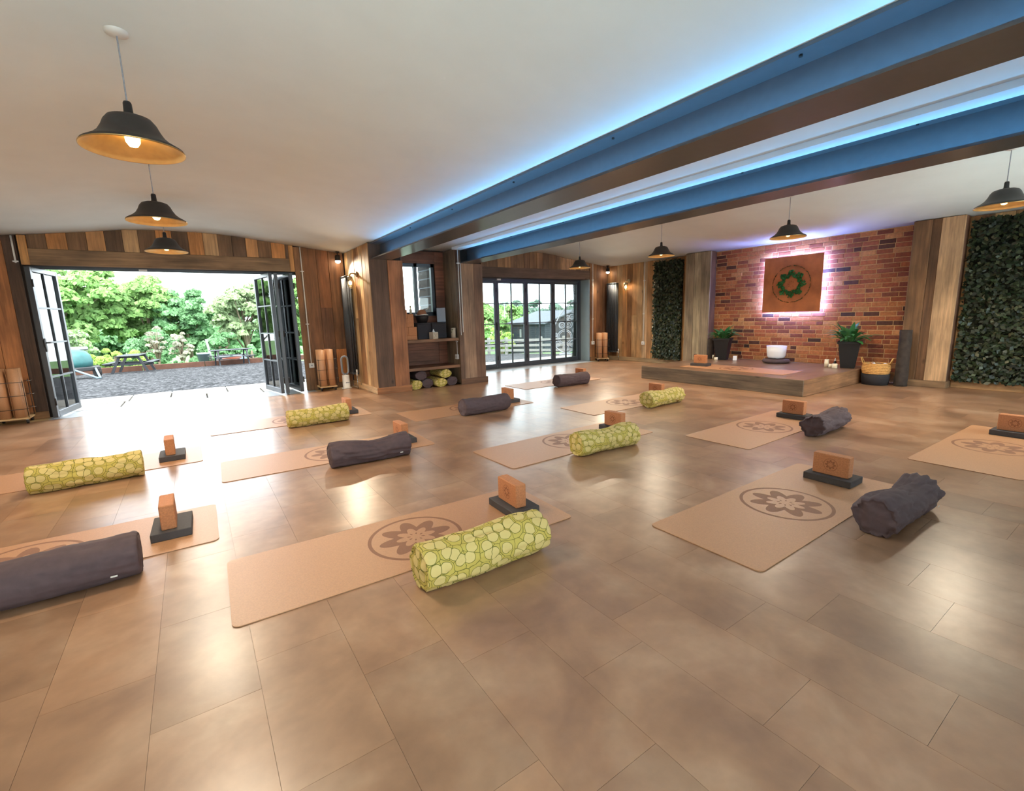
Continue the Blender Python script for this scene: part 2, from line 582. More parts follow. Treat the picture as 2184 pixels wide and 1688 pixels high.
def link(name, me, parent=None, loc=None, rot=None, **props):
    o = bpy.data.objects.new(name, me)
    COL.objects.link(o)
    if parent:
        o.parent = parent
    if loc:
        o.location = loc
    if rot:
        o.rotation_euler = rot
    for k, v in props.items():
        o[k] = v
    return o

def thing(name, label, cat, loc=(0, 0, 0), rz=0, group=None):
    o = bpy.data.objects.new(name, None)
    o.empty_display_size = 0.1
    COL.objects.link(o)
    o.location = loc
    o.rotation_euler = (0, 0, rz)
    o['label'] = label
    o['category'] = cat
    if group:
        o['group'] = group
    return o

def tag(o, label, cat, group=None):
    o['label'] = label
    o['category'] = cat
    if group:
        o['group'] = group
    return o

def struct(name, mb, mat, label=None):
    o = mb.build(name, mat, None, kind='structure')
    if label:
        o['label'] = label
    return o

def quads_mesh(name, V, C, nper=4):
    """numpy quad soup: V (n,4,3), C (n,4)"""
    n = len(V)
    me = bpy.data.meshes.new(name)
    me.vertices.add(n*4)
    me.vertices.foreach_set('co', V.reshape(-1).astype(np.float32))
    me.loops.add(n*4)
    me.loops.foreach_set('vertex_index', np.arange(n*4, dtype=np.int32))
    me.polygons.add(n)
    me.polygons.foreach_set('loop_start', np.arange(0, n*4, 4, dtype=np.int32))
    ca = me.color_attributes.new('Col', 'FLOAT_COLOR', 'CORNER')
    ca.data.foreach_set('color', np.repeat(C, 4, axis=0).astype(np.float32).ravel())
    me.update(calc_edges=True)
    return me

def vary(c, a=0.12):
    k = 1 + random.uniform(-a, a)
    return (c[0]*k, c[1]*k, c[2]*k, 1)

BROWN = [lin(166, 112, 66), lin(106, 78, 54), lin(138, 98, 64), lin(92, 66, 46), lin(178, 126, 78), lin(124, 88, 58), lin(150, 116, 82)]
ORANGE = [lin(186, 122, 66), lin(140, 88, 50), lin(164, 104, 58), lin(110, 72, 46)]
WEATHER = [lin(190, 150, 102), lin(166, 124, 80), lin(204, 164, 114), lin(178, 150, 116), lin(152, 108, 68)]
GREYTAN = [lin(150, 136, 112), lin(128, 112, 90), lin(164, 148, 122)]
DARKW = [lin(96, 68, 48), lin(110, 78, 54), lin(84, 60, 44)]

# ------------------------------------------------------------------ room dimensions
YA = 9.10          # inner face of the glazed wall
XB = 9.35          # inner face of the brick wall
XL, YF = -2.7, -1.7
BAY1 = (-1.78, 1.75)
BAY2 = (5.10, 8.66)
HEAD0, HEAD1 = 2.11, 2.33
YDOOR = 9.30

def ceil_z(x):
    xs = [-2.9, -1.0, -0.65, -0.3, 0.35, 0.75, 1.1, 2.40, 4.55, 6.0, 6.4, 6.75, 7.1, 7.45, 7.8, 9.6]
    zs = [2.36, 2.595, 2.65, 2.67, 2.675, 2.655, 2.61, 2.468, 2.475, 2.62, 2.68, 2.705, 2.705, 2.68, 2.62, 2.42]
    return float(np.interp(x, xs, zs))

# ------------------------------------------------------------------ floor with vinyl tiles
mb = MB()
mb.box(XL, XB, YF, 8.84, -0.12, -0.003)
floor = struct('floor', mb, M['subfloor'], 'grey-brown stone-effect vinyl tile floor')
TW, TL, gap = 0.3085, 0.617, 0.0005
tiles = []
k0 = int(math.floor((XL-0.055)/TW))
for k in range(k0, int((XB-0.055)/TW)+1):
    x0 = max(0.055 + k*TW, XL)
    x1 = min(0.055 + (k+1)*TW, XB)
    if x1-x0 < 0.02:
        continue
    off = (0.0, 0.31, 0.15, 0.46)[k % 4] + 0.60
    j0 = int(math.floor((YF-off)/TL))
    for j in range(j0, int((8.84-off)/TL)+1):
        y0 = max(off + j*TL, YF)
        y1 = min(off + (j+1)*TL, 8.84)
        if y1-y0 < 0.02:
            continue
        ps = [project((x, y, 0)) for x, y in ((x0, y0), (x1, y0), (x1, y1), (x0, y1))]
        area = 0
        if all(ps):
            cx, cy = sum(p[0] for p in ps)/4, sum(p[1] for p in ps)/4
            if -20 < cx < 2204 and 0 < cy < 1700:
                area = abs(sum(ps[i][0]*ps[(i+1) % 4][1]-ps[(i+1) % 4][0]*ps[i][1] for i in range(4)))/2
        tiles.append((area, x0, x1, y0, y1))
tiles.sort(key=lambda t: -t[0])
rest = MB()
for i, (a, x0, x1, y0, y1) in enumerate(tiles):
    t = random.gauss(1.0, 0.075)
    wm = random.uniform(-0.02, 0.02)
    col = (t*(1+wm), t, t*(1-wm), 1)
    if i < 300:
        MB().box(x0+gap, x1-gap, y0+gap, y1-gap, -0.003, 0.0, col).build('floor_tile', M['floor'], floor)
    else:
        rest.box(x0+gap, x1-gap, y0+gap, y1-gap, -0.003, 0.0, col)
rest.build('floor_tiles', M['floor'], floor, kind='stuff')

# ------------------------------------------------------------------ ceiling
xs = sorted(set([XL-0.2, XB+0.2] + list(np.linspace(-1.25, 1.3, 22)) + [2.40, 4.55] + list(np.linspace(5.7, 8.1, 22))))
mb = MB()
vs, fs = [], []
for x in xs:
    z = ceil_z(x)
    vs += [(x, YF-0.2, z), (x, YA+0.4, z), (x, YF-0.2, 2.95), (x, YA+0.4, 2.95)]
n = len(xs)
for i in range(n-1):
    a, b = 4*i, 4*i+4
    fs += [(a, a+1, b+1, b), (a+2, b+2, b+3, a+3), (a, b, b+2, a+2), (a+1, a+3, b+3, b+1)]
fs += [(0, 2, 3, 1), (4*n-4, 4*n-3, 4*n-1, 4*n-2)]
mb.add(vs, fs, True)
# batten beside the second steel
ceiling = struct('ceiling', mb, M['plaster'], 'white plastered ceiling with two shallow coved vaults')
mb = MB().box(3.98, 4.155, YF, 7.66, 2.43, 2.472)
struct('trim_1', mb, M['plaster'], 'white boxed strip along the second steel beam')

# ------------------------------------------------------------------ walls
# glazed back wall core with two door openings, and the alcove between
mb = MB()
for x0, x1, z0, z1 in ((XL-0.3, BAY1[0], 0, 2.95), (BAY1[1], 2.5, 0, 2.95), (BAY1[0], BAY1[1], HEAD0, 2.95),
                       (4.55, BAY2[0], 0, 2.95), (BAY2[1], XB+0.3, 0, 2.95), (BAY2[0], BAY2[1], HEAD0, 2.95)):
    mb.box(x0, x1, YA, YA+0.38, z0, z1)
wall_back = struct('wall_back', mb, M['core'], 'reclaimed timber clad wall around the two glazed doorways')

def vplanks(parent, mat, axis, face, a0, a1, z0, z1f, width, cols, thick=0.022, sign=-1, seq=None, splits=0.0, jitter=0.2, cvar=0.14):
    """upright boards on a wall face. axis 'x': wall spans x at Y=face; axis 'y': wall spans y at X=face"""
    a = a0
    i = 0
    while a < a1-0.005:
        wd = width*random.uniform(1-jitter, 1+jitter)
        b = min(a+wd, a1)
        if a1-b < 0.05:
            b = a1
        z1 = z1f((a+b)/2) if callable(z1f) else z1f
        zl = z1f(a+0.002) if callable(z1f) else z1f
        zr = z1f(b-0.002) if callable(z1f) else z1f
        cuts = [z0]
        if random.random() < splits and z1-z0 > 1:
            cuts.append(random.uniform(z0+0.3, z1-0.4))
        cuts.append(None)
        for q in range(len(cuts)-1):
            base = cols[seq[i % len(seq)]] if seq and q == 0 else random.choice(cols)
            col = vary(base, cvar)
            th = thick+random.uniform(-0.004, 0.005)
            zz0 = cuts[q]+0.001
            last = cuts[q+1] is None
            zA, zB = (zl-0.002, zr-0.002) if last else (cuts[q+1]-0.001,)*2
            g = 0.0026
            f0, f1 = (face+sign*th, face) if sign < 0 else (face, face+th)
            pts = []
            for (aa, zt) in ((a+g, zA), (b-g, zB)):
                for ff in (f0, f1):
                    for zz in (zz0, zt):
                        pts.append((aa, ff, zz) if axis == 'x' else (ff, aa, zz))
            m_ = MB()
            fs_ = [(0, 1, 5, 4), (2, 6, 7, 3), (0, 2, 3, 1), (4, 5, 7, 6), (0, 4, 6, 2), (1, 3, 7, 5)]
            m_.add(pts, fs_, False, col)
            m_.build('plank', mat, parent)
        a = b
        i += 1

cz = lambda x: ceil_z(x)
# bay one: boards over the head, sides
vplanks(wall_back, M['wood_z'], 'x', YA, BAY1[0]+0.09, BAY1[1]-0.2, HEAD1, cz, 0.195, [lin(110, 82, 56), lin(184, 134, 84), lin(126, 92, 60), lin(186, 128, 72), lin(100, 74, 52), lin(176, 140, 98)],
        seq=[0, 3, 2, 1, 4, 5, 0, 3, 4, 3, 5, 0, 4, 1, 2, 3, 4], jitter=0.1)
vplanks(wall_back, M['wood_z'], 'x', YA, XL, BAY1[0]-0.02, 0.1, cz, 0.2, ORANGE+DARKW, splits=0.4)
vplanks(wall_back, M['wood_z'], 'x', YA, BAY1[1]+0.03, 2.46, 0.1, cz, 0.21, [lin(122, 82, 50), lin(104, 70, 46), lin(178, 112, 58), lin(128, 82, 48)], seq=[0, 1, 2, 3], splits=0.7, jitter=0.06)
MB().cbox(BAY1[0]+0.02, BAY1[1]-0.14, YA-0.035, YA-0.0005, HEAD0, HEAD1, 0.006, lin(128, 100, 70)).build('head_board', M['wood_x'], wall_back)
MB().cbox(BAY1[1]-0.2, BAY1[1]-0.13, YA-0.045, YA+0.0, HEAD0, ceil_z(1.58)-0.003, 0.004, lin(196, 142, 84)).build('upright_batten', M['wood_z'], wall_back)
MB().cbox(BAY1[0]-0.0, BAY1[0]+0.085, YA-0.045, YA+0.0, HEAD0, ceil_z(-1.75)-0.003, 0.004, lin(196, 142, 84)).build('upright_batten', M['wood_z'], wall_back)
MB().cbox(BAY1[1]-0.125, BAY1[1]+0.03, YA-0.03, YA+0.0, 0.0, ceil_z(1.75)-0.006, 0.004, lin(140, 100, 64)).build('post_board', M['wood_z'], wall_back)
# bay two
vplanks(wall_back, M['wood_z'], 'x', YA, 4.62, BAY2[1], HEAD1, cz, 0.175, [lin(150, 112, 76), lin(124, 94, 66), lin(168, 130, 92), lin(108, 80, 56)], jitter=0.14)
vplanks(wall_back, M['wood_z'], 'x', YA, BAY2[1]+0.02, XB-0.02, 0.1, cz, 0.2, [lin(150, 104, 66), lin(120, 80, 52), lin(106, 72, 48)], seq=[0, 1, 2, 2], splits=0.0)
MB().cbox(4.62, BAY2[1]+0.01, YA-0.03, YA-0.0005, HEAD0, HEAD1, 0.005, lin(94, 72, 56)).build('head_board', M['wood_x'], wall_back)
# blue-grey plastered reveal of the second doorway
MB().box(BAY2[1]-0.012, BAY2[1]+0.02, YA-0.012, YA+0.38, 0, HEAD0).build('door_reveal', plain('pale_blue_reveal', (150, 166, 170), 0.7, var=0.03), wall_back)

# wall with brick feature (X = XB)
mb = MB().box(XB, XB+0.3, YF-0.3, YA+0.4, 0, 2.95)
wall_right = struct('wall_right', mb, M['mortar'], 'end wall with brick feature panel, reclaimed boards and leafy panels')
# bricks
BR = []
bl, bh, jt = 0.215, 0.065, 0.011
row = 0
z = 0.012
while z < 2.46:
    off = (0, 0.5)[row % 2]*(bl+jt) + random.uniform(-0.03, 0.03)
    y = 2.56 - bl + off
    while y < 5.98:
        L = bl if random.random() > 0.14 else 0.103
        y0, y1 = max(y, 2.58), min(y+L, 5.97)
        z1 = min(z+bh, ceil_z(XB)-0.006)
        if y1-y0 > 0.03 and z1-z > 0.02 and z > 0.16:
            BR.append((y0, y1, z, z1))
        y += L+jt
    z += bh+jt
    row += 1
BR.sort(key=lambda b: b[0])
BC = [lin(168, 96, 58), lin(150, 82, 52), lin(182, 116, 70), lin(128, 70, 50), lin(190, 132, 84), lin(92, 56, 44), lin(160, 90, 60), lin(174, 108, 66), lin(72, 48, 42), lin(138, 78, 56)]
BWt = [5, 4, 5, 3, 3.5, 2, 4, 5, 1.4, 3]
rest = MB()
def tri_brick(m_, y0, y1, z0, z1, d, col):
    b = 0.004
    x1 = XB+0.004
    xf = XB-d
    vs = [(x1, y0, z0), (x1, y1, z0), (x1, y1, z1), (x1, y0, z1), (xf+b, y0, z0), (xf+b, y1, z0), (xf+b, y1, z1), (xf+b, y0, z1),
          (xf, y0+b, z0+b), (xf, y1-b, z0+b), (xf, y1-b, z1-b), (xf, y0+b, z1-b)]
    fs = [(0, 4, 5, 1), (1, 5, 6, 2), (2, 6, 7, 3), (3, 7, 4, 0), (4, 8, 9, 5), (5, 9, 10, 6), (6, 10, 11, 7), (7, 11, 8, 4), (8, 11, 10, 9)]
    m_.add(vs, fs, False, col)
for i, (y0, y1, z0, z1) in enumerate(BR):
    col = vary(random.choices(BC, BWt)[0], 0.15)
    d = random.uniform(0.003, 0.010)
    if i < 300:
        m_ = MB()
        tri_brick(m_, y0, y1, z0, z1, d, col)
        m_.build('brick', M['brick'], wall_right)
    else:
        tri_brick(rest, y0, y1, z0, z1, d, col)
rest.build('bricks', M['brick'], wall_right, kind='stuff')
# reclaimed boards left of the ivy panel
MB().box(XB-0.005, XB-0.0005, 6.56, YA-0.031, 0.1, ceil_z(XB)-0.03).build('board_backing', M['core'], wall_right)
MB().box(XB-0.005, XB-0.0005, YF+0.01, 1.99, 0.1, ceil_z(XB)-0.03).build('board_backing', M['core'], wall_right)
vplanks(wall_right, M['wood_z'], 'y', XB, 6.55, YA-0.03, 0.1, ceil_z(XB-0.02), 0.165, WEATHER, splits=0.3, jitter=0.12,
        seq=[0, 1, 4, 2, 3, 2, 1, 3, 0, 2, 4, 1, 2, 4, 4])
vplanks(wall_right, M['wood_z'], 'y', XB, YF, 2.0, 0.1, ceil_z(XB-0.02), 0.2, WEATHER, splits=0.2)

# timber-clad pilasters either side of the bricks
def pilaster(name, y0, y1, label, cols):
    m_ = MB().box(9.165, XB, y0+0.02, y1-0.02, 0, ceil_z(9.2)-0.012)
    p = m_.build(name, M['core'], None, kind='structure', label=label)
    zt = ceil_z(9.14)-0.008
    ws = np.cumsum([0]+[c[0] for c in cols])
    ws = ws/ws[-1]*(y1-y0)
    for i, c in enumerate(cols):
        MB().cbox(9.138+c[2], 9.166, y0+ws[i]+0.001, y0+ws[i+1]-0.001, 0.1, zt, 0.003, c[1]).build('plank', M['wood_z'], p)
    for yy, s_ in ((y0, 0), (y1-0.02, 1)):
        MB().cbox(9.167, XB-0.002, yy, yy+0.02, 0.1, zt, 0.002, lin(104, 72, 54)).build('plank', M['wood_z'], p)
    MB().cbox(9.115, XB-0.002, y0-0.012, y1+0.012, 0, 0.1, 0.004, vary(lin(140, 110, 80), 0.05)).build('skirting', M['wood_y'], p)
    return p
pilaster('trim_2', 5.95, 6.55, 'grey timber clad pilaster left of the brick panel', [(0.2, lin(138, 122, 100), 0.0), (0.16, lin(160, 144, 116), 0.006), (0.2, lin(140, 122, 98), 0.0)])
pilaster('trim_3', 2.04, 2.62, 'weathered timber clad pilaster right of the brick panel', [(0.26, lin(186, 150, 112), -0.0), (0.11, lin(110, 78, 52), 0.01), (0.22, lin(122, 88, 58), 0.0)])
MB().cbox(9.32, XB-0.001, YF, 2.02, 0, 0.10, 0.004, lin(170, 130, 88)).build('baseboard_right', M['wood_y'], None, kind='structure', label='pale timber skirting under the right leafy panel')
MB().cbox(9.31, XB-0.001, 6.565, YA-0.03, 0, 0.10, 0.004, lin(170, 146, 112)).build('baseboard_back', M['wood_y'], None, kind='structure', label='pale timber skirting along the board wall')
MB().cbox(BAY1[1]+0.0, 2.45, YA-0.045, YA-0.025, 0, 0.10, 0.004, lin(120, 84, 54)).build('skirting', M['wood_x'], wall_back)
MB().cbox(XL, BAY1[0]-0.02, YA-0.045, YA-0.025, 0, 0.10, 0.004, lin(150, 108, 68)).build('skirting', M['wood_x'], wall_back)
MB().cbox(BAY2[1]+0.02, XB-0.05, YA-0.045, YA-0.025, 0, 0.10, 0.004, lin(150, 108, 72)).build('skirting', M['wood_x'], wall_back)
# unseen walls that close the room
struct('wall_left', MB().box(XL-0.3, XL, YF-0.3, YA, 0, 2.95), M['plaster_warm'], 'plain side wall left of the camera')
m_ = MB()
FW = ((-2.3, 1.9), (4.7, 8.9))          # added openings in the unseen wall, to bring daylight onto the ceiling
xa = XL
for x0, x1 in FW:
    m_.box(xa, x0, YF-0.3, YF, 0, 2.95)
    m_.box(x0, x1, YF-0.3, YF, 2.15, 2.95)
    xa = x1
m_.box(xa, XB, YF-0.3, YF, 0, 2.95)
struct('wall_front', m_, M['plaster_warm'], 'plastered wall behind the camera with two openings added for daylight')
for q, (x0, x1) in enumerate(FW):
    m_ = MB()
    for k in range(5):
        xx = x0+(x1-x0-0.07)*k/4
        m_.box(xx, xx+0.07, YF-0.18, YF-0.11, 0, 2.15)
    m_.box(x0, x1, YF-0.18, YF-0.11, 2.08, 2.15)
    m_.box(x0, x1, YF-0.18, YF-0.11, 0, 0.08)
    f_ = struct('window_%d' % (q+2), m_, M['frame'], 'added glazing behind the camera that lets daylight in')
    MB().box(x0+0.03, x1-0.03, YF-0.149, YF-0.143, 0.06, 2.10).build('pane', M['glass'], f_)

# ------------------------------------------------------------------ alcove between the doorways
PF = 7.68      # front of the piers
AB = 8.25      # back of the alcove
# pier one (left): core plus boards
zc = ceil_z(2.48)
m_ = MB().box(2.505, 3.03, PF+0.025, YA+0.38, 0, zc-0.008)
pier1 = m_.build('wall_pier_left', M['core'], None, kind='structure', label='board clad pier left of the shelf alcove')
a = PF+0.002
i = 0
while a < YA-0.03:
    wd = random.uniform(0.11, 0.19)
    b = min(a+wd, YA-0.03)
    if YA-0.03-b < 0.05:
        b = YA-0.03
    cuts = [0.1] + ([random.uniform(0.4, 1.6)] if random.random() < 0.45 else []) + [ceil_z(2.47)-0.004]
    for q in range(len(cuts)-1):
        MB().cbox(2.482+random.uniform(-0.006, 0.004), 2.506, a+0.002, b-0.002, cuts[q]+0.001, cuts[q+1]-0.001, 0.003, vary(random.choice(WEATHER), 0.16)).build('plank', M['wood_z'], pier1)
    a = b
MB().cbox(2.492, 2.79, PF, PF+0.025, 0.1, zc-0.006, 0.003, lin(92, 66, 48)).build('plank', M['wood_z'], pier1)
MB().cbox(2.79, 3.05, PF-0.012, PF+0.025, 0.1, 2.205, 0.003, lin(150, 96, 60)).build('plank', M['wood_z'], pier1)
MB().cbox(3.03, 3.05, PF+0.026, AB, 0.02, zc-0.006, 0.002, lin(98, 68, 50)).build('plank', M['wood_z'], pier1)
MB().cbox(2.462, 2.484, PF-0.03, YA-0.03, 0, 0.11, 0.003, lin(196, 160, 118)).build('skirting', M['wood_y'], pier1)
MB().cbox(2.462, 3.075, PF-0.034, PF-0.014, 0, 0.11, 0.003, lin(150, 98, 60)).build('skirting', M['wood_x'], pier1)
# pier two (right)
m_ = MB().box(4.105, 4.585, PF+0.025, YA+0.38, 0, ceil_z(4.3)-0.008)
pier2 = m_.build('wall_pier_right', M['core'], None, kind='structure', label='board clad pier right of the shelf alcove')
zc2 = ceil_z(4.3)
MB().cbox(4.06, 4.15, PF-0.01, PF+0.025, 0.1, zc2-0.012, 0.003, lin(98, 72, 54)).build('plank', M['wood_z'], pier2)
MB().cbox(4.15, 4.41, PF-0.004, PF+0.025, 0.1, 2.205, 0.003, lin(138, 108, 84)).build('plank', M['wood_z'], pier2)
MB().cbox(4.41, 4.60, PF-0.004, PF+0.025, 0.1, 2.205, 0.003, lin(112, 82, 62)).build('plank', M['wood_z'], pier2)
for q in range(2):
    MB().cbox(4.082, 4.105, PF+0.026+q*0.28, PF+0.024+(q+1)*0.28, 0.02, zc2-0.012, 0.002, vary(lin(128, 108, 86), 0.1)).build('plank', M['wood_z'], pier2)
for q in range(7):
    MB().cbox(4.586, 4.606, PF+0.002+q*0.2, PF+0.2+q*0.2, 0.1, ceil_z(4.59)-0.012, 0.002, vary(lin(138, 104, 74), 0.12)).build('plank', M['wood_z'], pier2)
MB().cbox(4.05, 4.63, PF-0.034, PF-0.012, 0, 0.11, 0.003, lin(104, 74, 54)).build('skirting', M['wood_x'], pier2)
MB().cbox(4.607, 4.63, PF-0.01, YA-0.03, 0, 0.11, 0.003, lin(170, 138, 102)).build('skirting', M['wood_y'], pier2)
# alcove back with window
WX0, WX1, WZ0, WZ1 = 3.08, 3.90, 1.30, 2.24
m_ = MB()
for x0, x1, z0, z1 in ((3.03, WX0, 0, 2.95), (WX1, 4.105, 0, 2.95), (WX0, WX1, 0, WZ0), (WX0, WX1, WZ1, 2.95)):
    m_.box(x0, x1, AB, AB+0.2, z0, z1)
wall_alcove = struct('wall_alcove', m_, M['core'], 'dark red-brown boarded back of the shelf alcove')
RED = [lin(122, 76, 56), lin(106, 66, 48), lin(132, 84, 60)]
for x0, x1, z0, z1 in ((3.051, WX0, 0.02, 2.46), (WX1, 4.081, 0.02, 2.46), (WX0, WX1, WZ1, 2.46)):
    kz = 3 if z1-z0 > 1 else 1
    for q in range(kz):
        MB().cbox(x0+0.001, x1-0.001, AB-0.018, AB, z0+(z1-z0)*q/kz, z0+(z1-z0)*(q+1)/kz-0.002, 0.002, vary(random.choice(RED), 0.1)).build('plank', M['wood_x'], wall_alcove)
for q in range(6):
    z0 = 0.02+q*(WZ0-0.02)/6
    MB().cbox(WX0+0.001, WX1-0.001, AB-0.018, AB, z0, z0+(WZ0-0.02)/6-0.002, 0.002, vary(random.choice(RED), 0.1)).build('plank', M['wood_x'], wall_alcove)
# alcove window
m_ = MB()
for x0, x1, z0, z1 in ((WX0, WX1, WZ1-0.06, WZ1), (WX0, WX1, WZ0, WZ0+0.06), (WX0, WX0+0.055, WZ0, WZ1), (WX1-0.06, WX1, WZ0, WZ1), (3.50, 3.56, WZ0, WZ1)):
    m_.box(x0, x1, AB+0.03, AB+0.1, z0, z1)
win = struct('window_1', m_, M['frame'], 'dark framed alcove window with one opening light')
MB().box(WX0+0.05, WX1-0.05, AB+0.062, AB+0.068, WZ0+0.05, WZ1-0.05).build('pane', M['glass'], win)
MB().box(WX0, WX1, AB-0.03, AB+0.03, WZ0-0.012, WZ0).build('window_board', M['frame'], win)
# outside return wall with weatherboards seen through the alcove window
m_ = MB().box(4.14, 4.3, AB+0.2, YA+0.42, 0, 2.95)
ret = struct('wall_return', m_, M['subfloor'], 'outside return wall of grey weatherboards beyond the alcove window')
for q in range(16):
    z0 = 0.1+q*0.175
    me_ = MB()
    me_.add([(4.14, AB+0.2, z0), (4.14, YA+0.42, z0), (4.14, YA+0.42, z0+0.19), (4.14, AB+0.2, z0+0.19), (4.102, AB+0.2, z0), (4.102, YA+0.42, z0), (4.126, YA+0.42, z0+0.19), (4.126, AB+0.2, z0+0.19)],
            [(0, 1, 2, 3), (4, 7, 6, 5), (0, 4, 5, 1), (3, 2, 6, 7), (0, 3, 7, 4), (1, 5, 6, 2)])
    me_.build('weatherboard', M['clad'], ret)
# shelves
for z0, nm, lb in ((0.84, 'shelf', 'upper dark timber shelf in the alcove below the window'), (0.345, 'shelf', 'lower empty timber shelf in the alcove above the stacked bolsters')):
    t = thing(nm, lb, 'shelf', (3.565, 7.95, z0), group='alcove shelves')
    MB().cbox(-0.512, 0.512, -0.225, 0.278, 0, 0.032, 0.003, lin(112, 76, 54)).build('board', M['wood_x'], t)
    MB().cbox(-0.512, 0.512, -0.247, -0.226, -0.018, 0.034, 0.003, lin(128, 90, 62)).build('lipping', M['wood_x'], t)

# ------------------------------------------------------------------ steel beams
def beam(x0, x1, label, shift):
    xc = (x0+x1)/2
    t = thing('steel_beam', label, 'beam', (xc, PF, 2.21), group='steel beams with blue light')
    Y0, Y1 = YF-PF+0.01, 0.22
    h = 0.2545
    hw = (x1-x0)/2
    MB().box(-hw, hw, Y0, Y1, 0, 0.018).build('bottom_flange', M['steel'], t)
    MB().box(-hw, hw, Y0, Y1, h-0.018, h).build('top_flange', M['steel'], t)
    MB().box(-0.007, 0.007, Y0, Y1, 0.0181, h-0.0181).build('web', M['steel'], t)
    for s_ in (-1, 1):
        MB().box(s_*0.10-0.006, s_*0.10+0.006, Y0+0.05, -0.35, 0.019, 0.024).build('led_tape', M['led'], t, label='blue glowing light tape')
    for q in range(7):
        yy = 6.13-1.22*q-PF
        MB().cyl((-hw+0.05, yy, h-0.0185), (-hw+0.05, yy, h-0.028), 0.009, n=8).build('bolt', M['black'], t)
    return t
beam(2.53, 2.87, 'grey steel beam nearer the camera with blue glow', 0)
beam(4.16, 4.48, 'grey steel beam farther from the camera above the row of pendant lamps', 1)

# ------------------------------------------------------------------ doors
def leaf_mesh(L, z0, z1, depth):
    m_ = MB()
    s_ = 0.062
    h = depth/2
    m_.cbox(0, s_, -h, h, z0, z1, 0.004)
    m_.cbox(L-s_, L, -h, h, z0, z1, 0.004)
    m_.cbox(s_, L-s_, -h, h, z0, z0+0.085, 0.004)
    m_.cbox(s_, L-s_, -h, h, z1-s_, z1, 0.004)
    return m_

def bars_mesh(L, z0, z1, depth):
    m_ = MB()
    h = 0.02
    m_.box(L/2-0.011, L/2+0.011, -h, h, z0+0.085, z1-0.062)
    for q in (1, 2, 3):
        zz = z0+0.085 + (z1-0.062-z0-0.085)*q/4
        m_.box(0.062, L-0.062, -h-0.002, h+0.002, zz-0.011, zz+0.011)
    return m_

def make_door(name, label, leaves, frame_boxes):
    m_ = MB()
    for b in frame_boxes:
        m_.box(*b)
    d = struct(name, m_, M['frame'], label)
    for (p0, p1) in leaves:
        v = Vector(p1)-Vector(p0)
        L = v.length
        mm = leaf_mesh(L, 0.03, 2.065, 0.055)
        me = mm.mesh('leaf_frame')
        me.materials.append(M['frame'])
        lf = link('door_leaf', me, d, (p0[0], p0[1], 0), (0, 0, math.atan2(v.y, v.x)))
        bars_mesh(L, 0.03, 2.065, 0.055).build('glazing_bars', M['frame'], lf)
        xm = L/2
        zs_ = [0.115+(2.003-0.115)*q/4 for q in range(5)]
        for c in range(2):
            for q in range(4):
                MB().box((0.062, xm+0.011)[c], (xm-0.011, L-0.062)[c], -0.004, 0.004, zs_[q]+0.011 if q else zs_[q], zs_[q+1]-0.011 if q < 3 else zs_[q+1]).build('pane', M['glass'], lf)
        hm = MB()
        for zz in (0.25, 1.05, 1.85):
            hm.cyl((-0.012, -0.035, zz-0.05), (-0.012, -0.035, zz+0.05), 0.011, n=8)
        hm.build('hinge', M['black'], lf)
    return d

YD = 9.44
fb = [(BAY1[0], BAY1[0]+0.06, YDOOR-0.05, YDOOR+0.05, 0, HEAD0), (BAY1[1]-0.06, BAY1[1], YDOOR-0.05, YDOOR+0.05, 0, HEAD0), (BAY1[0]+0.06, BAY1[1]-0.06, YDOOR-0.05, YDOOR+0.05, 2.075, HEAD0)]
d1 = make_door('door_1', 'open black framed folding glass doors to the gravel yard',
               [((-1.69, 8.80), (-1.57, 9.66)), ((1.19, 8.83), (1.05, 9.68)), ((1.27, 8.83), (1.36, 9.68)), ((1.50, 8.80), (1.43, 9.66))], fb)
lf0 = [c for c in d1.children if c.name.startswith('door_leaf')][0]
m_ = MB()
m_.cbox(0.012, 0.05, -0.04, -0.028, 0.94, 1.12, 0.002)
m_.tube([(0.03, -0.04, 1.06), (0.03, -0.075, 1.06), (0.14, -0.078, 1.06)], 0.009)
m_.build('handle', M['black'], lf0)
MB().box(-0.55, -0.45, YDOOR-0.075, YDOOR-0.05, 2.075, 2.10).build('track_latch', M['white'], d1)
fb = [(BAY2[0], BAY2[0]+0.05, YD-0.04, YD+0.06, 0, HEAD0), (BAY2[1]-0.08, BAY2[1]-0.013, YD-0.04, YD+0.06, 0, HEAD0), (BAY2[0]+0.05, BAY2[1]-0.08, YD-0.04, YD+0.06, 2.068, HEAD0), (BAY2[0]+0.05, BAY2[1]-0.08, YD-0.04, YD+0.06, 0.0, 0.028)]
xs2 = np.linspace(BAY2[0]+0.052, BAY2[1]-0.082, 5)
d2 = make_door('door_2', 'closed black framed four leaf folding glass doors',
               [((float(xs2[i])+0.001, YD), (float(xs2[i+1])-0.001, YD)) for i in range(4)], fb)
m_ = MB()
m_.cbox(5.98, 6.01, YD-0.055, YD-0.03, 0.92, 1.10, 0.002)
m_.tube([(5.995, YD-0.05, 1.06), (5.995, YD-0.09, 1.06), (5.87, YD-0.092, 1.06)], 0.008)
m_.build('handle', M['black'], d2)
MB().box(6.02, 6.12, YD-0.065, YD-0.041, 2.07, 2.105).build('closer', M['white'], d2)
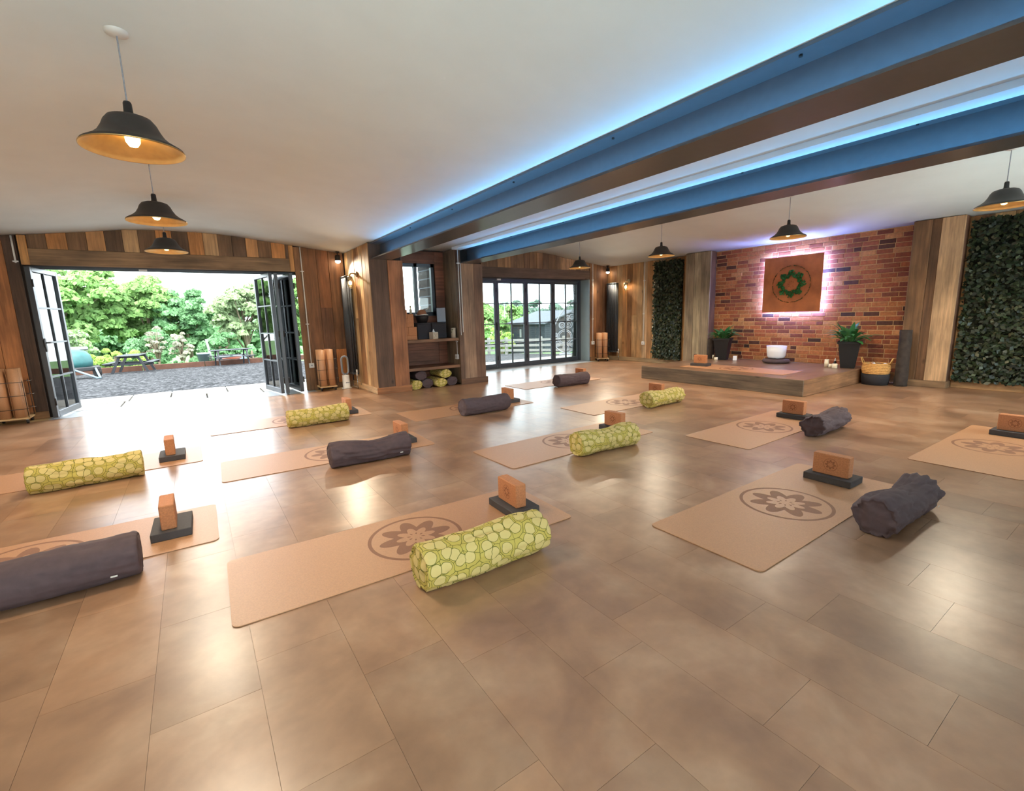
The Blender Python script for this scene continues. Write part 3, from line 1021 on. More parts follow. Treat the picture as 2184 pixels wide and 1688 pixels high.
# thresholds
for yy in (8.836, 9.476):
    MB().box(BAY1[0]+0.03, BAY1[1]-0.03, yy, yy+0.012, -0.01, 0.0008).build('floor_track', M['frame'], d1)
MB().box(BAY2[0]+0.03, BAY2[1]-0.03, 8.836, 8.848, -0.01, 0.0008).build('floor_track', M['frame'], d2)
struct('trim_4', MB().box(BAY1[0]-0.001, BAY1[1]+0.001, 8.842, 9.48, -0.12, -0.002), M['sill'], 'pale sill inside the open doorway')
struct('trim_5', MB().box(BAY2[0], BAY2[1], 8.842, 9.52, -0.12, -0.002), M['sill'], 'pale sill inside the closed doorway')
edge_mat = plain('wood_edge_strip', (190, 164, 120), 0.5, var=0.1)
for x0, x1 in ((XL, BAY1[0]-0.002), (BAY1[1]+0.002, 2.46), (4.61, BAY2[0]-0.002), (BAY2[1]+0.002, XB)):
    MB().box(x0, x1, 8.841, YA, -0.12, -0.0005).build('floor_edge', edge_mat, floor)

# ------------------------------------------------------------------ yoga mats, foam blocks, cork blocks, bolsters
ML, MW, MT = 1.83, 0.658, 0.005
def rrect(x0, x1, y0, y1, r, n=6):
    p = []
    for cx, cy, a0 in ((x1-r, y0+r, -PI/2), (x1-r, y1-r, 0), (x0+r, y1-r, PI/2), (x0+r, y0+r, PI)):
        for i in range(n+1):
            t = a0+PI/2*i/n
            p.append((cx+r*math.cos(t), cy+r*math.sin(t)))
    return p

def strip(m_, outer, inner, z):
    n = len(outer)
    vs = [(x, y, z) for x, y in outer]+[(x, y, z) for x, y in inner]
    m_.add(vs, [(i, (i+1) % n, n+(i+1) % n, n+i) for i in range(n)])

def emblem(m_, cx, cy, s, z, ring=True):
    n = 160
    ang = [2*PI*i/n for i in range(n)]
    P = lambda r, t: (cx+s*r*math.cos(t), cy+s*r*math.sin(t))
    if ring:
        strip(m_, [P(1.0, t) for t in ang], [P(0.925, t) for t in ang], z)
    def pet(t, a, b, k, ph=0):
        q = abs(math.cos(k*(t+ph)/2))
        return a+(b-a)*q**1.3
    strip(m_, [P(pet(t, 0.47, 0.79, 8), t) for t in ang], [P(pet(t, 0.25, 0.43, 8), t) for t in ang], z)
    for k in range(8):
        t = 2*PI*(k+0.5)/8
        c = P(0.15, t)
        q = []
        for i in range(8):
            a = 2*PI*i/8
            ex, ey = 0.042*s*math.cos(a), 0.02*s*math.sin(a)
            q.append((c[0]+ex*math.cos(t)-ey*math.sin(t), c[1]+ex*math.sin(t)+ey*math.cos(t), z))
        m_.add(q, [tuple(range(8))])

m_ = MB()
m_.prism(rrect(0, ML, 0, MW, 0.035), 0.0012, MT)
mat_me = m_.mesh('mat_top')
mat_me.materials.append(M['cork'])
m_ = MB()
m_.prism(rrect(0.001, ML-0.001, 0.001, MW-0.001, 0.035), 0.0002, 0.0012)
back_me = m_.mesh('rubber_backing')
back_me.materials.append(M['rubber'])
m_ = MB()
emblem(m_, 0.93, 0.33, 0.268, MT+0.0004)
emb_me = m_.mesh('flower_emblem')
emb_me.materials.append(M['cork_dark'])
m_ = MB()
m_.cbox(-0.1, 0.1, -0.152, 0.152, 0, 0.048, 0.003)
foam_me = m_.mesh('foam_block')
foam_me.materials.append(M['foam'])
m_ = MB()
m_.cbox(-0.0375, 0.0375, -0.115, 0.115, 0, 0.15, 0.005)
block_me = m_.mesh('cork_block')
block_me.materials.append(M['cork_block'])
m_ = MB()
m_.m = Matrix.Translation((-0.0379, 0, 0.078)) @ Matrix.Rotation(-PI/2, 4, 'Y')
emblem(m_, 0, 0, 0.045, 0)
stamp_me = m_.mesh('stamped_emblem')
stamp_me.materials.append(M['cork_stamp'])

def bolster_mesh(seed, R=0.112, L=0.70, dent=0.5, n=56, k=44):
    """soft stuffed roll along X with gathered rounded ends; uv in metres"""
    rows = []
    prof = []
    for i in range(9):                       # left end cap, centre to rim
        q = i/8
        prof.append((R*0.86*q, -L/2 + 0.03*(1-q**2)*-0.2 + 0.0, q*0.9))
    for i in range(1, 7):                    # rounding
        t = PI/2*i/6
        prof.append((R*0.86+R*0.14*math.sin(t), -L/2+0.022*(1-math.cos(t)), 1))
    for i in range(1, k):
        prof.append((R, -L/2+0.022+(L-0.044)*i/k, 1))
    mir = [(r, -x, q) for r, x, q in prof[:15]][::-1]
    prof += mir
    V, F, UV = [], [], []
    s = 0.0
    last = None
    so = Vector((seed*13.1, seed*7.7, seed*3.3))
    uvs = []
    for (r, x, q) in prof:
        if last:
            s += math.hypot(r-last[0], x-last[1])
        last = (r, x)
        for j in range(n):
            t = 2*PI*j/n
            ax = x/(L/2)
            p = Vector((x*5.0, math.cos(t)*0.9, math.sin(t)*0.9))
            nn = noise.noise(p+so)
            tw = noise.noise(Vector((x*9+t*1.2, t*0.9*math.cos(0), seed*5.0))) if True else 0
            fold = abs(noise.noise(Vector((x*2.6 + math.sin(t)*1.2, math.cos(t)*2.3, math.sin(t)*2.3))+so*1.7))
            d = 0.013*nn - 0.014*max(0, 0.16-fold)/0.16*(0.4+dent)
            d -= 0.006*max(0, 0.12-abs(noise.noise(Vector((x*4.2+math.cos(t)*1.6, math.sin(t)*3.4, math.cos(t)*3.4))-so)))/0.12*(0.5+dent)
            top = max(0, math.sin(t))
            d += -dent*0.042*top*math.exp(-((ax+0.25*math.sin(seed*2.3))/0.42)**2)
            edge = math.exp(-((1-abs(ax))/0.16)**2)
            d += (0.009+0.007*dent)*edge*noise.noise(Vector((math.cos(t)*3.6, math.sin(t)*3.6, seed+ax*0.4)))
            rr = max(0.0008, r + d*min(1, r/R*1.1))
            yy, zz = rr*math.cos(t), rr*math.sin(t)
            dx = 0
            if r < R*0.87:
                dx = -(0.012+0.014*dent)*math.copysign(1, x)*(0.4+noise.noise(Vector((yy*24, zz*24, seed*2+ax))))*(r/R)
            zz = zz+R*0.985
            if zz < 0.018:
                zz = 0.002+(zz+0.01)*0.25 if zz > -0.01 else 0.002
            zz *= 0.97
            V.append((x+dx, yy*1.05, max(zz, 0.001)))
            uvs.append((s, t*R))
    K = len(prof)
    for i in range(K-1):
        for j in range(n):
            j2 = (j+1) % n
            F.append((i*n+j, i*n+j2, (i+1)*n+j2, (i+1)*n+j))
            u0, u1 = uvs[i*n][0], uvs[(i+1)*n][0]
            v0, v1 = 2*PI*j/n*R, 2*PI*(j+1)/n*R
            if i < 10 or i > K-12:          # end caps: planar print
                for q in (i*n+j, i*n+j2, (i+1)*n+j2, (i+1)*n+j):
                    UV.append((V[q][1]+(0.9 if i < 10 else 2.1), V[q][2]))
            else:
                UV += [(u0, v0), (u0, v1), (u1, v1), (u1, v0)]
    me = bpy.data.meshes.new('bolster_cover')
    me.from_pydata(V, [], F)
    ul = me.uv_layers.new(name='UVMap')
    ul.data.foreach_set('uv', np.array(UV, dtype=np.float32).ravel())
    me.polygons.foreach_set('use_smooth', [True]*len(F))
    me.update()
    return me

bol = {}
def bolster(kind, seed, dent, L=0.70):
    key = (kind, seed, dent, L)
    if key not in bol:
        me = bolster_mesh(seed, dent=dent, L=L)
        me.materials.append(M[kind])
        bol[key] = me
    return bol[key]

# tag: x0, y0, turn, bolster(kind, x, y, turn, seed, dent), label of the place
MATS = [
    ('M1', -1.839, 3.109, -0.012, ('plum', -0.70, 2.93, 0.02, 3, 0.15), 'left mat of the front row'),
    ('M2', -0.006, 2.102, -0.025, ('pebble', 1.085, 1.90, 0.0, 1, 0.25), 'middle mat of the front row'),
    ('M3', 2.109, 1.038, 0.006, ('plum', 3.30, 0.87, -0.02, 5, 0.7), 'right mat of the front row'),
    ('M4', -1.882, 5.043, 0.008, ('pebble', -0.82, 4.93, 0.05, 2, 0.35), 'leftmost mat of the second row'),
    ('M5', 0.058, 4.230, -0.030, ('plum', 1.20, 4.07, -0.04, 7, 0.9), 'second mat of the second row'),
    ('M6', 2.053, 3.046, 0.030, ('pebble', 3.04, 2.98, -0.06, 4, 0.45), 'third mat of the second row'),
    ('M7', 3.997, 2.148, 0.021, ('plum', 5.20, 2.02, 0.05, 9, 0.8), 'fourth mat of the second row'),
    ('M8', 4.695, 0.570, -0.012, None, 'mat cut off at the right edge'),
    ('M9', 0.039, 6.148, -0.017, ('pebble', 1.17, 6.00, 0.02, 6, 0.3), 'left mat of the third row'),
    ('M10', 2.137, 5.264, 0.016, ('plum', 3.08, 5.20, 0.02, 11, 0.3), 'middle mat of the third row'),
    ('M11', 3.981, 4.092, 0.003, ('pebble', 5.17, 4.00, 0.02, 8, 0.55), 'right mat of the third row'),
    ('M12', 4.571, 6.336, 0.020, ('plum', 5.47, 6.19, -0.02, 13, 0.3), 'farthest mat near the closed doors'),
]
def place_mat(x, y, z, rz, label):
    t = thing('yoga_mat', label, 'yoga mat', (x, y, z), rz, 'cork yoga mats')
    link('mat_top', mat_me, t)
    link('rubber_backing', back_me, t, label='black rubber underside')
    link('flower_emblem', emb_me, t, label='brown printed flower in a ring')
    return t
def place_block(x, y, z, rz, label):
    t = thing('cork_block', label, 'yoga block', (x, y, z), rz, 'cork yoga blocks')
    link('block_body', block_me, t)
    link('stamped_emblem', stamp_me, t, label='small stamped flower')
    return t
KIND = {'plum': 'dark aubergine', 'pebble': 'green patterned'}
for tg, x, y, rz, b, where in MATS:
    nb = KIND[b[0]]+' bolster' if b else 'no bolster in view'
    place_mat(x, y, 0, rz, ('cork yoga mat, ' + where + (', beside a ' + nb if b else '')))
    c, s_ = math.cos(rz), math.sin(rz)
    u, v = 1.60, 0.325
    if tg == 'M8':
        u, v = 1.55, 0.31
    px, py = x+u*c-v*s_, y+u*s_+v*c
    fo = link('foam_block', foam_me, None, (px, py, MT+0.0005), (0, 0, rz+random.uniform(-0.03, 0.03)))
    tag(fo, 'charcoal foam block lying flat on the ' + where, 'foam block', 'charcoal foam blocks on the mats')
    place_block(px-0.012, py-0.0, MT+0.0490, rz+random.uniform(-0.05, 0.05), 'cork block standing on the foam block of the ' + where)
    if b:
        t = thing('bolster', KIND[b[0]]+' cotton bolster lying beside the ' + where, 'bolster', (b[1], b[2], 0), b[3], 'bolsters beside the mats')
        link('cover', bolster(b[0], b[4], b[5]), t)
        if tg in ('M1', 'M5', 'M3'):
            MB().cbox(0.235, 0.262, -0.117, -0.1155, 0.052, 0.060, 0.0004).build('sewn_tag', M['tag'], t)

# ------------------------------------------------------------------ stage
SX, SY0, SY1, SZ = 7.0, 3.05, 5.92, 0.235
st = thing('stage', 'low stone-grey timber stage in front of the brick wall', 'stage', (8.15, 4.48, 0))
MB().box(7.022-8.15, 9.33-8.15, SY0+0.022-4.48, SY1-0.022-4.48, 0.001, SZ-0.012).build('carcass', M['subfloor'], st)
MB().cbox(SX-8.15, 7.022-8.15, SY0-4.48, SY1-4.48, 0.002, SZ-0.002, 0.003, lin(116, 100, 80)).build('front_board', M['wood_y'], st)
MB().cbox(7.0225-8.15, 9.11-8.15, SY0-4.48, SY0+0.022-4.48, 0.002, SZ-0.002, 0.003, lin(144, 104, 72)).build('side_board', M['wood_x'], st)
MB().cbox(7.0225-8.15, 9.11-8.15, SY1-0.022-4.48, SY1-4.48, 0.002, SZ-0.002, 0.003, lin(144, 112, 80)).build('side_board', M['wood_x'], st)
i = 0
yy = SY0+0.002
while yy < SY1-0.01:
    y1 = min(yy+0.308, SY1-0.002)
    xx = SX+0.002-(0.3 if i % 2 else 0)
    while xx < 9.32:
        x0, x1 = max(xx, SX+0.002), min(xx+0.615, 9.328)
        tt = random.gauss(0.66, 0.05)
        MB().box(x0+0.0008-8.15, x1-0.0008-8.15, yy+0.0008-4.48, y1-0.0008-4.48, SZ-0.0118, SZ, (tt, tt, tt, 1)).build('top_tile', M['floor'], st)
        xx += 0.617
    yy += 0.3085
    i += 1
place_mat(8.0, 3.50, SZ+0.0002, PI/2, 'cork yoga mat laid across the stage')
fo = link('foam_block', foam_me, None, (7.68, 5.12, SZ+MT+0.0007), (0, 0, 0.12))
tag(fo, 'charcoal foam block on the stage mat', 'foam block', 'charcoal foam blocks on the mats')
place_block(7.67, 5.12, SZ+MT+0.0492, 0.12, 'cork block standing on the stage mat')

# planters
def leaf_blade(m_, base, az, el, length, width, droop, col, n=6):
    """broad pointed leaf with folded midrib"""
    d = Vector((math.cos(az)*math.cos(el), math.sin(az)*math.cos(el), math.sin(el)))
    side = Vector((-math.sin(az), math.cos(az), 0))
    p = Vector(base)
    L, C, R_ = [], [], []
    for i in range(n+1):
        q = i/n
        wd = width*math.sin(PI*min(1, q*0.94+0.06))**0.8*(1-q*0.25) if i < n else 0.001
        nrm = side.cross(d)
        L.append(p-side*wd+nrm*wd*0.22)
        C.append(p.copy())
        R_.append(p+side*wd+nrm*wd*0.22)
        p = p+d*(length/n)
        d = (d+Vector((0, 0, -droop/n))).normalized()
    vs = L+C+R_
    k = n+1
    fs = []
    for i in range(n):
        fs += [(i, k+i, k+i+1, i+1), (k+i, 2*k+i, 2*k+i+1, k+i+1)]
    m_.add(vs, fs, True, col)

def planter(loc, label, seed, tall):
    random.seed(seed)
    t = thing('potted_plant', label, 'potted plant', loc, 0.3, 'potted plants on the stage')
    # square tapered planter
    m_ = MB()
    def ring(a, z):
        return [(-a, -a, z), (a, -a, z), (a, a, z), (-a, a, z)]
    lv = [ring(0.095, 0), ring(0.145, 0.40), ring(0.16, 0.40), ring(0.16, 0.44), ring(0.142, 0.44), ring(0.138, 0.385)]
    vs = [p for r_ in lv for p in r_]
    fs = [(3, 2, 1, 0)]
    for i in range(len(lv)-1):
        for j in range(4):
            fs.append((4*i+j, 4*i+(j+1) % 4, 4*i+4+(j+1) % 4, 4*i+4+j))
    m_.add(vs, fs)
    m_.build('planter', M['black'], t)
    MB().box(-0.136, 0.136, -0.136, 0.136, 0.365, 0.392).build('soil', M['log'], t)
    for i in range(46):
        az = random.uniform(0, 2*PI)
        el = random.uniform(0.65, 1.5)
        g = random.uniform(0.7, 1.25)
        col = (0.055*g, 0.19*g, 0.05*g, 1)
        ln = random.uniform(0.18, 0.30)*tall
        r0 = random.uniform(0, 0.07)
        b = (r0*math.cos(az), r0*math.sin(az), 0.39)
        lm = MB()
        stem = Vector((math.cos(az)*math.cos(el), math.sin(az)*math.cos(el), math.sin(el)))*random.uniform(0.06, 0.16)*tall
        lm.cyl(b, Vector(b)+stem, 0.004, 0.003, n=5, caps=False, col=col)
        leaf_blade(lm, Vector(b)+stem*0.97, az+random.uniform(-0.4, 0.4), el*0.85, ln, 0.042*random.uniform(0.8, 1.3), random.uniform(0.9, 2.2), col)
        lm.build('leaf', M['leaf'], t)
    return t
planter((8.93, 5.47, SZ+0.001), 'black planter with broad green leaves, left of the singing bowl', 21, 0.95)
planter((8.95, 3.24, SZ+0.001), 'black planter with taller green leaves, at the right end of the stage', 22, 1.12)
random.seed(99)

# singing bowl on cushion
t = thing('cushion', 'round dark aubergine cushion under the white singing bowl', 'cushion', (8.98, 4.42, SZ+0.001))
m_ = MB()
prof = [(0.001, 0.0), (0.17, 0.0), (0.215, 0.012), (0.232, 0.04), (0.215, 0.068), (0.16, 0.08), (0.08, 0.074), (0.001, 0.07)]
m_.lathe(prof, n=28)
m_.build('cover', M['plum'], t)
MB().tube([(0.23*math.cos(a_), 0.23*math.sin(a_), 0.04) for a_ in np.linspace(0, 2*PI, 29)[:-1]], 0.005, 6, True).build('piping', M['plum'], t)
t = thing('singing_bowl', 'frosted white crystal singing bowl on the round cushion', 'singing bowl', (8.98, 4.42, SZ+0.082))
prof = [(0.001, 0.0), (0.09, 0.001), (0.135, 0.018), (0.152, 0.05), (0.160, 0.12), (0.168, 0.235), (0.160, 0.235), (0.152, 0.12), (0.143, 0.056), (0.125, 0.03), (0.08, 0.014), (0.001, 0.012)]
MB().lathe(prof, n=36).build('bowl', M['quartz'], t)

# candles and small items on the stage
def candle_glass(loc, h, r, label, flame=False, mat='candle'):
    t = thing('candle', label, 'candle', loc, group='small candles on the stage')
    MB().lathe([(0.001, 0), (r, 0), (r, h), (r*0.86, h), (r*0.84, h*0.9), (0.001, h*0.88)], n=16).build('wax', M[mat], t)
    MB().cyl((0, 0, h*0.88), (0, 0, h+0.012), 0.0025, n=6).build('wick', M['black'], t)
    return t
candle_glass((8.86, 3.52, SZ+0.001), 0.13, 0.032, 'tallest ivory candle near the right planter')
candle_glass((8.80, 3.43, SZ+0.001), 0.06, 0.032, 'short candle between the tall candle and the square jar')
candle_glass((8.74, 3.35, SZ+0.001), 0.075, 0.038, 'squat candle jar closest to the right planter')
t = thing('spray_bottle', 'small dark bottle with white pointed cap behind the candles', 'bottle', (8.98, 3.44, SZ+0.001))
MB().lathe([(0.001, 0), (0.022, 0), (0.022, 0.08), (0.009, 0.095), (0.009, 0.10)], n=14).build('bottle_body', M['black'], t)
MB().lathe([(0.013, 0.10), (0.013, 0.112), (0.004, 0.145), (0.001, 0.147)], n=12).build('cap', M['white'], t)
candle_glass((8.70, 5.46, SZ+0.001), 0.065, 0.034, 'squat candle jar in front of the left planter')
candle_glass((8.92, 5.66, SZ+0.001), 0.085, 0.018, 'thin candle between the dark column and left planter')
t = thing('card_sign', 'small folded white card right of the left planter', 'card', (8.95, 5.21, SZ+0.001), 0.4)
m_ = MB()
m_.add([(-0.002, -0.035, 0), (-0.002, 0.035, 0), (0.03, 0.035, 0.09), (0.03, -0.035, 0.09), (0.06, 0.035, 0), (0.06, -0.035, 0), (0.003, -0.035, 0), (0.003, 0.035, 0), (0.03, 0.035, 0.083), (0.03, -0.035, 0.083), (0.057, 0.035, 0), (0.057, -0.035, 0)],
       [(0, 3, 2, 1), (3, 5, 4, 2), (6, 7, 8, 9), (9, 8, 10, 11), (0, 6, 9, 3), (3, 9, 11, 5), (1, 2, 8, 7), (2, 4, 10, 8)])
m_.build('card', M['white'], t)
t = thing('candle_holder', 'dark globe candle holder behind the cork block on the stage', 'candle holder', (8.42, 5.74, SZ+0.001))
MB().lathe([(0.001, 0), (0.03, 0), (0.012, 0.02), (0.01, 0.05), (0.03, 0.07), (0.042, 0.10), (0.03, 0.13), (0.01, 0.14), (0.001, 0.14)], n=16).build('holder', M['black'], t)
MB().lathe([(0.001, 0.139), (0.008, 0.139), (0.008, 0.15), (0.001, 0.152)], n=8).build('wick_cup', M['brass'], t)

def bark_log(loc, r, h, label, seed):
    t = thing('log_stand', label, 'log', loc, group='dark bark columns')
    n, k = 28, 20
    vs, fs = [], []
    for i in range(k+1):
        for j in range(n):
            a_ = 2*PI*j/n
            q = 1+0.10*noise.noise(Vector((math.cos(a_)*2, math.sin(a_)*2, i*0.35+seed)))+0.05*noise.noise(Vector((math.cos(a_)*7, math.sin(a_)*7, i*0.9+seed)))
            rr = r*q*(1.08-0.12*i/k)
            vs.append((rr*math.cos(a_), rr*math.sin(a_), h*i/k))
    for i in range(k):
        for j in range(n):
            fs.append((i*n+j, i*n+(j+1) % n, (i+1)*n+(j+1) % n, (i+1)*n+j))
    fs.append(tuple(range(n))[::-1])
    m_ = MB()
    m_.add(vs, fs, True)
    m_.build('bark', M['log'], t)
    MB().lathe([(0.001, h-0.01), (r*0.82, h-0.012), (r*0.9, h-0.03)], n=20).build('cut_top', M['black'], t)
    return t
bark_log((9.0, 2.53, 0.001), 0.078, 0.86, 'tall dark bark column standing beside the basket', 1.0)
bark_log((9.03, 5.80, SZ+0.001), 0.07, 0.42, 'dark column behind the left planter against the pilaster', 5.0)

# basket
t = thing('basket', 'round straw basket with dark base beside the stage', 'basket', (8.95, 2.845, 0.001))
MB().lathe([(0.001, 0.0), (0.17, 0.0), (0.185, 0.10), (0.185, 0.17), (0.001, 0.17)], n=32).build('base', M['dark_fabric'], t)
for q in range(7):
    rr = 0.165+0.012*math.sin(q*0.55)
    MB().tube([(rr*math.cos(a_), rr*math.sin(a_), 0.184+q*0.024) for a_ in np.linspace(0, 2*PI, 33)[:-1]], 0.0135, 6, True).build('straw_coil', M['basket'], t)
MB().lathe([(0.001, 0.18), (0.15, 0.18), (0.155, 0.30), (0.14, 0.30), (0.001, 0.29)], n=24).build('lining', M['cloth'], t)
for s_ in (-1, 1):
    MB().tube([(-0.04, s_*0.17, 0.32), (-0.02, s_*0.21, 0.42), (0.03, s_*0.215, 0.42), (0.04, s_*0.17, 0.32)], 0.008, 6).build('handle', M['basket'], t)
for q in range(9):
    a_ = q*0.698
    rr = 0.05+0.06*(q % 2)
    o = MB().sphere((0, 0, 0), 0.028, 10, 6, 0.8).build('chime_ball', M[('brass', 'quartz', 'copper')[q % 3]])
    o.location = (8.95+rr*math.cos(a_), 2.845+rr*math.sin(a_), 0.001+0.322)
    tag(o, 'small rounded pebble or ball heaped in the straw basket', 'ball', 'pebbles in the straw basket')

# ------------------------------------------------------------------ art panel on the bricks
AYC, AZC = 4.36, 1.675
t = thing('art_panel', 'square rusted copper wall panel with green moss flower, backlit', 'wall art', (9.235, AYC, AZC))
MB().cbox(-0.006, 0.006, -0.51, 0.51, -0.505, 0.505, 0.002).build('copper_sheet', M['copper'], t)
for y0, y1, z0, z1 in ((-0.49, 0.49, 0.478, 0.49), (-0.49, 0.49, -0.49, -0.478), (-0.495, -0.483, -0.478, 0.478), (0.483, 0.495, -0.478, 0.478)):
    MB().box(0.03, 0.04, y0, y1, z0, z1).build('led_tape', M['led_white'], t, label='cool white light tape behind the panel')
MB().box(0.0065, 0.104, -0.05, 0.05, -0.3, 0.3).build('wall_bracket', M['black'], t)
# moss star: many small tufts
def moss_tufts(name, pts, col, size):
    m_ = MB()
    for (yy, zz) in pts:
        g = random.uniform(0.6, 1.3)
        s2 = size*random.uniform(0.7, 1.3)
        c = (-0.008-random.uniform(0, 0.01), yy, zz)
        vs = []
        for k in range(6):
            d = Vector((random.uniform(-1, 0.2), random.uniform(-1, 1), random.uniform(-1, 1))).normalized()
            vs.append(Vector(c)+d*s2)
        m_.add(vs, [(0, 1, 2), (0, 2, 3), (0, 3, 4), (0, 4, 5), (1, 3, 5), (2, 4, 5)], False, (col[0]*g, col[1]*g, col[2]*g, 1))
    return m_.build(name, M['moss'], t, kind='stuff')
pts = []
while len(pts) < 420:
    r_, a_ = random.uniform(0.1, 0.26), random.uniform(0, 2*PI)
    q = abs(math.cos(4*(a_-PI/2)))
    if 0.12+0.025*q < r_ < 0.165+0.085*q**1.2:
        pts.append((r_*math.cos(a_), r_*math.sin(a_)))
moss_tufts('moss_star', pts, (0.03, 0.16, 0.035), 0.022)
for k in range(8):
    m2 = []
    for q in range(26):
        a_ = 2*PI*(k+0.5)/8 + (q/25-0.5)*0.66
        m2.append((0.33*math.cos(a_)+random.uniform(-.004, .004), 0.33*math.sin(a_)+random.uniform(-.004, .004)))
    moss_tufts('moss_arc', m2, (0.05, 0.07, 0.02), 0.009)
pts = [(0.05*math.cos(2*PI*k/8), 0.05*math.sin(2*PI*k/8)) for k in range(8)]
moss_tufts('moss_dots', pts, (0.10, 0.06, 0.02), 0.010)

# ------------------------------------------------------------------ leafy panels
def ivy_panel(y0, y1, z0, z1, label, count):
    t = thing('ivy_panel', label, 'ivy panel', (XB-0.04, (y0+y1)/2, z0), group='artificial ivy panels')
    hy = (y1-y0)/2
    MB().box(-0.016, 0.008, -hy+0.015, hy-0.015, 0.02, z1-z0-0.02).build('backing', M['ivy_back'], t)
    n = count
    y = rng.uniform(-hy, hy, n)
    z = rng.uniform(0, z1-z0, n)
    x = -rng.uniform(0.02, 0.085, n)
    th = rng.uniform(0, 2*PI, n)
    tilt = rng.normal(0, 0.5, n)
    s_ = rng.uniform(0.018, 0.034, n)
    nrm = np.stack([-np.ones(n), rng.normal(0, 0.45, n), rng.normal(0.25, 0.45, n)], 1)
    nrm /= np.linalg.norm(nrm, axis=1, keepdims=True)
    a_ = np.stack([np.zeros(n), np.cos(th), np.sin(th)], 1)
    a_ -= nrm*(a_*nrm).sum(1, keepdims=True)
    a_ /= np.linalg.norm(a_, axis=1, keepdims=True)
    b_ = np.cross(nrm, a_)
    c = np.stack([x, y, z], 1)
    S = s_[:, None]
    V = np.stack([c-a_*S*1.25, c+b_*S*0.85-nrm*S*0.2, c+a_*S*1.25, c-b_*S*0.85-nrm*S*0.2], 1)
    g = rng.uniform(0.45, 1.5, n)
    pal = np.array([[0.013, 0.026, 0.010], [0.028, 0.046, 0.017], [0.060, 0.078, 0.036], [0.09, 0.088, 0.046]])
    cc = pal[rng.choice(4, n, p=[0.42, 0.36, 0.15, 0.07])]*g[:, None]
    C = np.concatenate([cc, np.ones((n, 1))], 1)
    me = quads_mesh('ivy_leaves', V, C)
    me.materials.append(M['ivy'])
    link('ivy_leaves', me, t, kind='stuff')
    return t
ivy_panel(6.72, 7.52, 0.12, 2.40, 'narrow dark green ivy panel left of the grey pilaster', 3600)
ivy_panel(-0.6, 2.00, 0.11, 2.40, 'large dark green ivy panel at the right edge of the picture', 9000)

# ------------------------------------------------------------------ pendant lamps
def pendant_parts():
    sh = [(0.02, 0.158), (0.065, 0.156), (0.092, 0.146), (0.109, 0.124), (0.122, 0.094), (0.140, 0.064), (0.166, 0.040), (0.196, 0.022), (0.212, 0.012), (0.216, 0.0)]
    outer = MB().lathe(sh, n=44).mesh('shade')
    inn = [(r-0.004, z-0.003) for r, z in sh[1:-1]]
    inner = MB().lathe([(0.001, 0.150)] + inn + [(0.214, -0.002), (0.2175, -0.004), (0.2175, 0.003)], n=44).mesh('gold_lining')
    outer.materials.append(M['black_shade'])
    inner.materials.append(M['gold'])
    cap = MB().lathe([(0.001, 0.228), (0.014, 0.226), (0.018, 0.218), (0.02, 0.172), (0.03, 0.158)], n=18).mesh('lamp_holder')
    cap.materials.append(M['black'])
    bulb = MB().lathe([(0.001, 0.012), (0.018, 0.017), (0.030, 0.036), (0.032, 0.058), (0.024, 0.085), (0.015, 0.10), (0.014, 0.14), (0.001, 0.142)], n=18).mesh('bulb')
    bulb.materials.append(M['bulb'])
    return outer, inner, cap, bulb
PP = pendant_parts()
def pendant(x, y, zr, label, first):
    t = thing('pendant_lamp', label, 'pendant lamp', (x, y, zr), group='black pendant lamps with gold lining')
    for nm, me in zip(('shade', 'gold_lining', 'lamp_holder', 'bulb'), PP):
        link(nm, me, t)
    top = ceil_z(x)-zr
    MB().cyl((0, 0, 0.224), (0, 0, top-0.02), 0.004, n=6, caps=False).build('cord', M['grey_mesh'], t)
    MB().lathe([(0.001, top-0.022), (0.03, top-0.02), (0.048, top-0.012), (0.05, top-0.0005)], n=20).build('ceiling_rose', M['white'], t)
    ld = bpy.data.lights.new('pendant_light', 'SPOT')
    ld.spot_size = math.radians(168)
    ld.spot_blend = 0.5
    ld.energy = PENDANT_W
    ld.color = (1.0, 0.86, 0.66)
    ld.shadow_soft_size = 0.14
    lo = bpy.data.objects.new('pendant_light', ld)
    COL.objects.link(lo)
    lo.parent = t
    lo.location = (0, 0, 0.004)
    return t
for i, (y, lb) in enumerate(((3.17, 'nearest pendant lamp at upper left, glowing inside'), (5.18, 'middle pendant lamp of the left row'), (7.20, 'farthest pendant lamp of the left row before the open doors'))):
    pendant(-0.13, y, 2.13, lb, i == 0)
for i, (y, lb) in enumerate(((7.33, 'pendant lamp before the closed doors, farthest of the right row'), (5.31, 'pendant lamp second from the closed doors in the right row'), (3.26, 'pendant lamp in front of the brick wall'), (1.24, 'pendant lamp at the right edge in front of the large ivy panel'))):
    pendant(6.72, y, 2.17, lb, False)

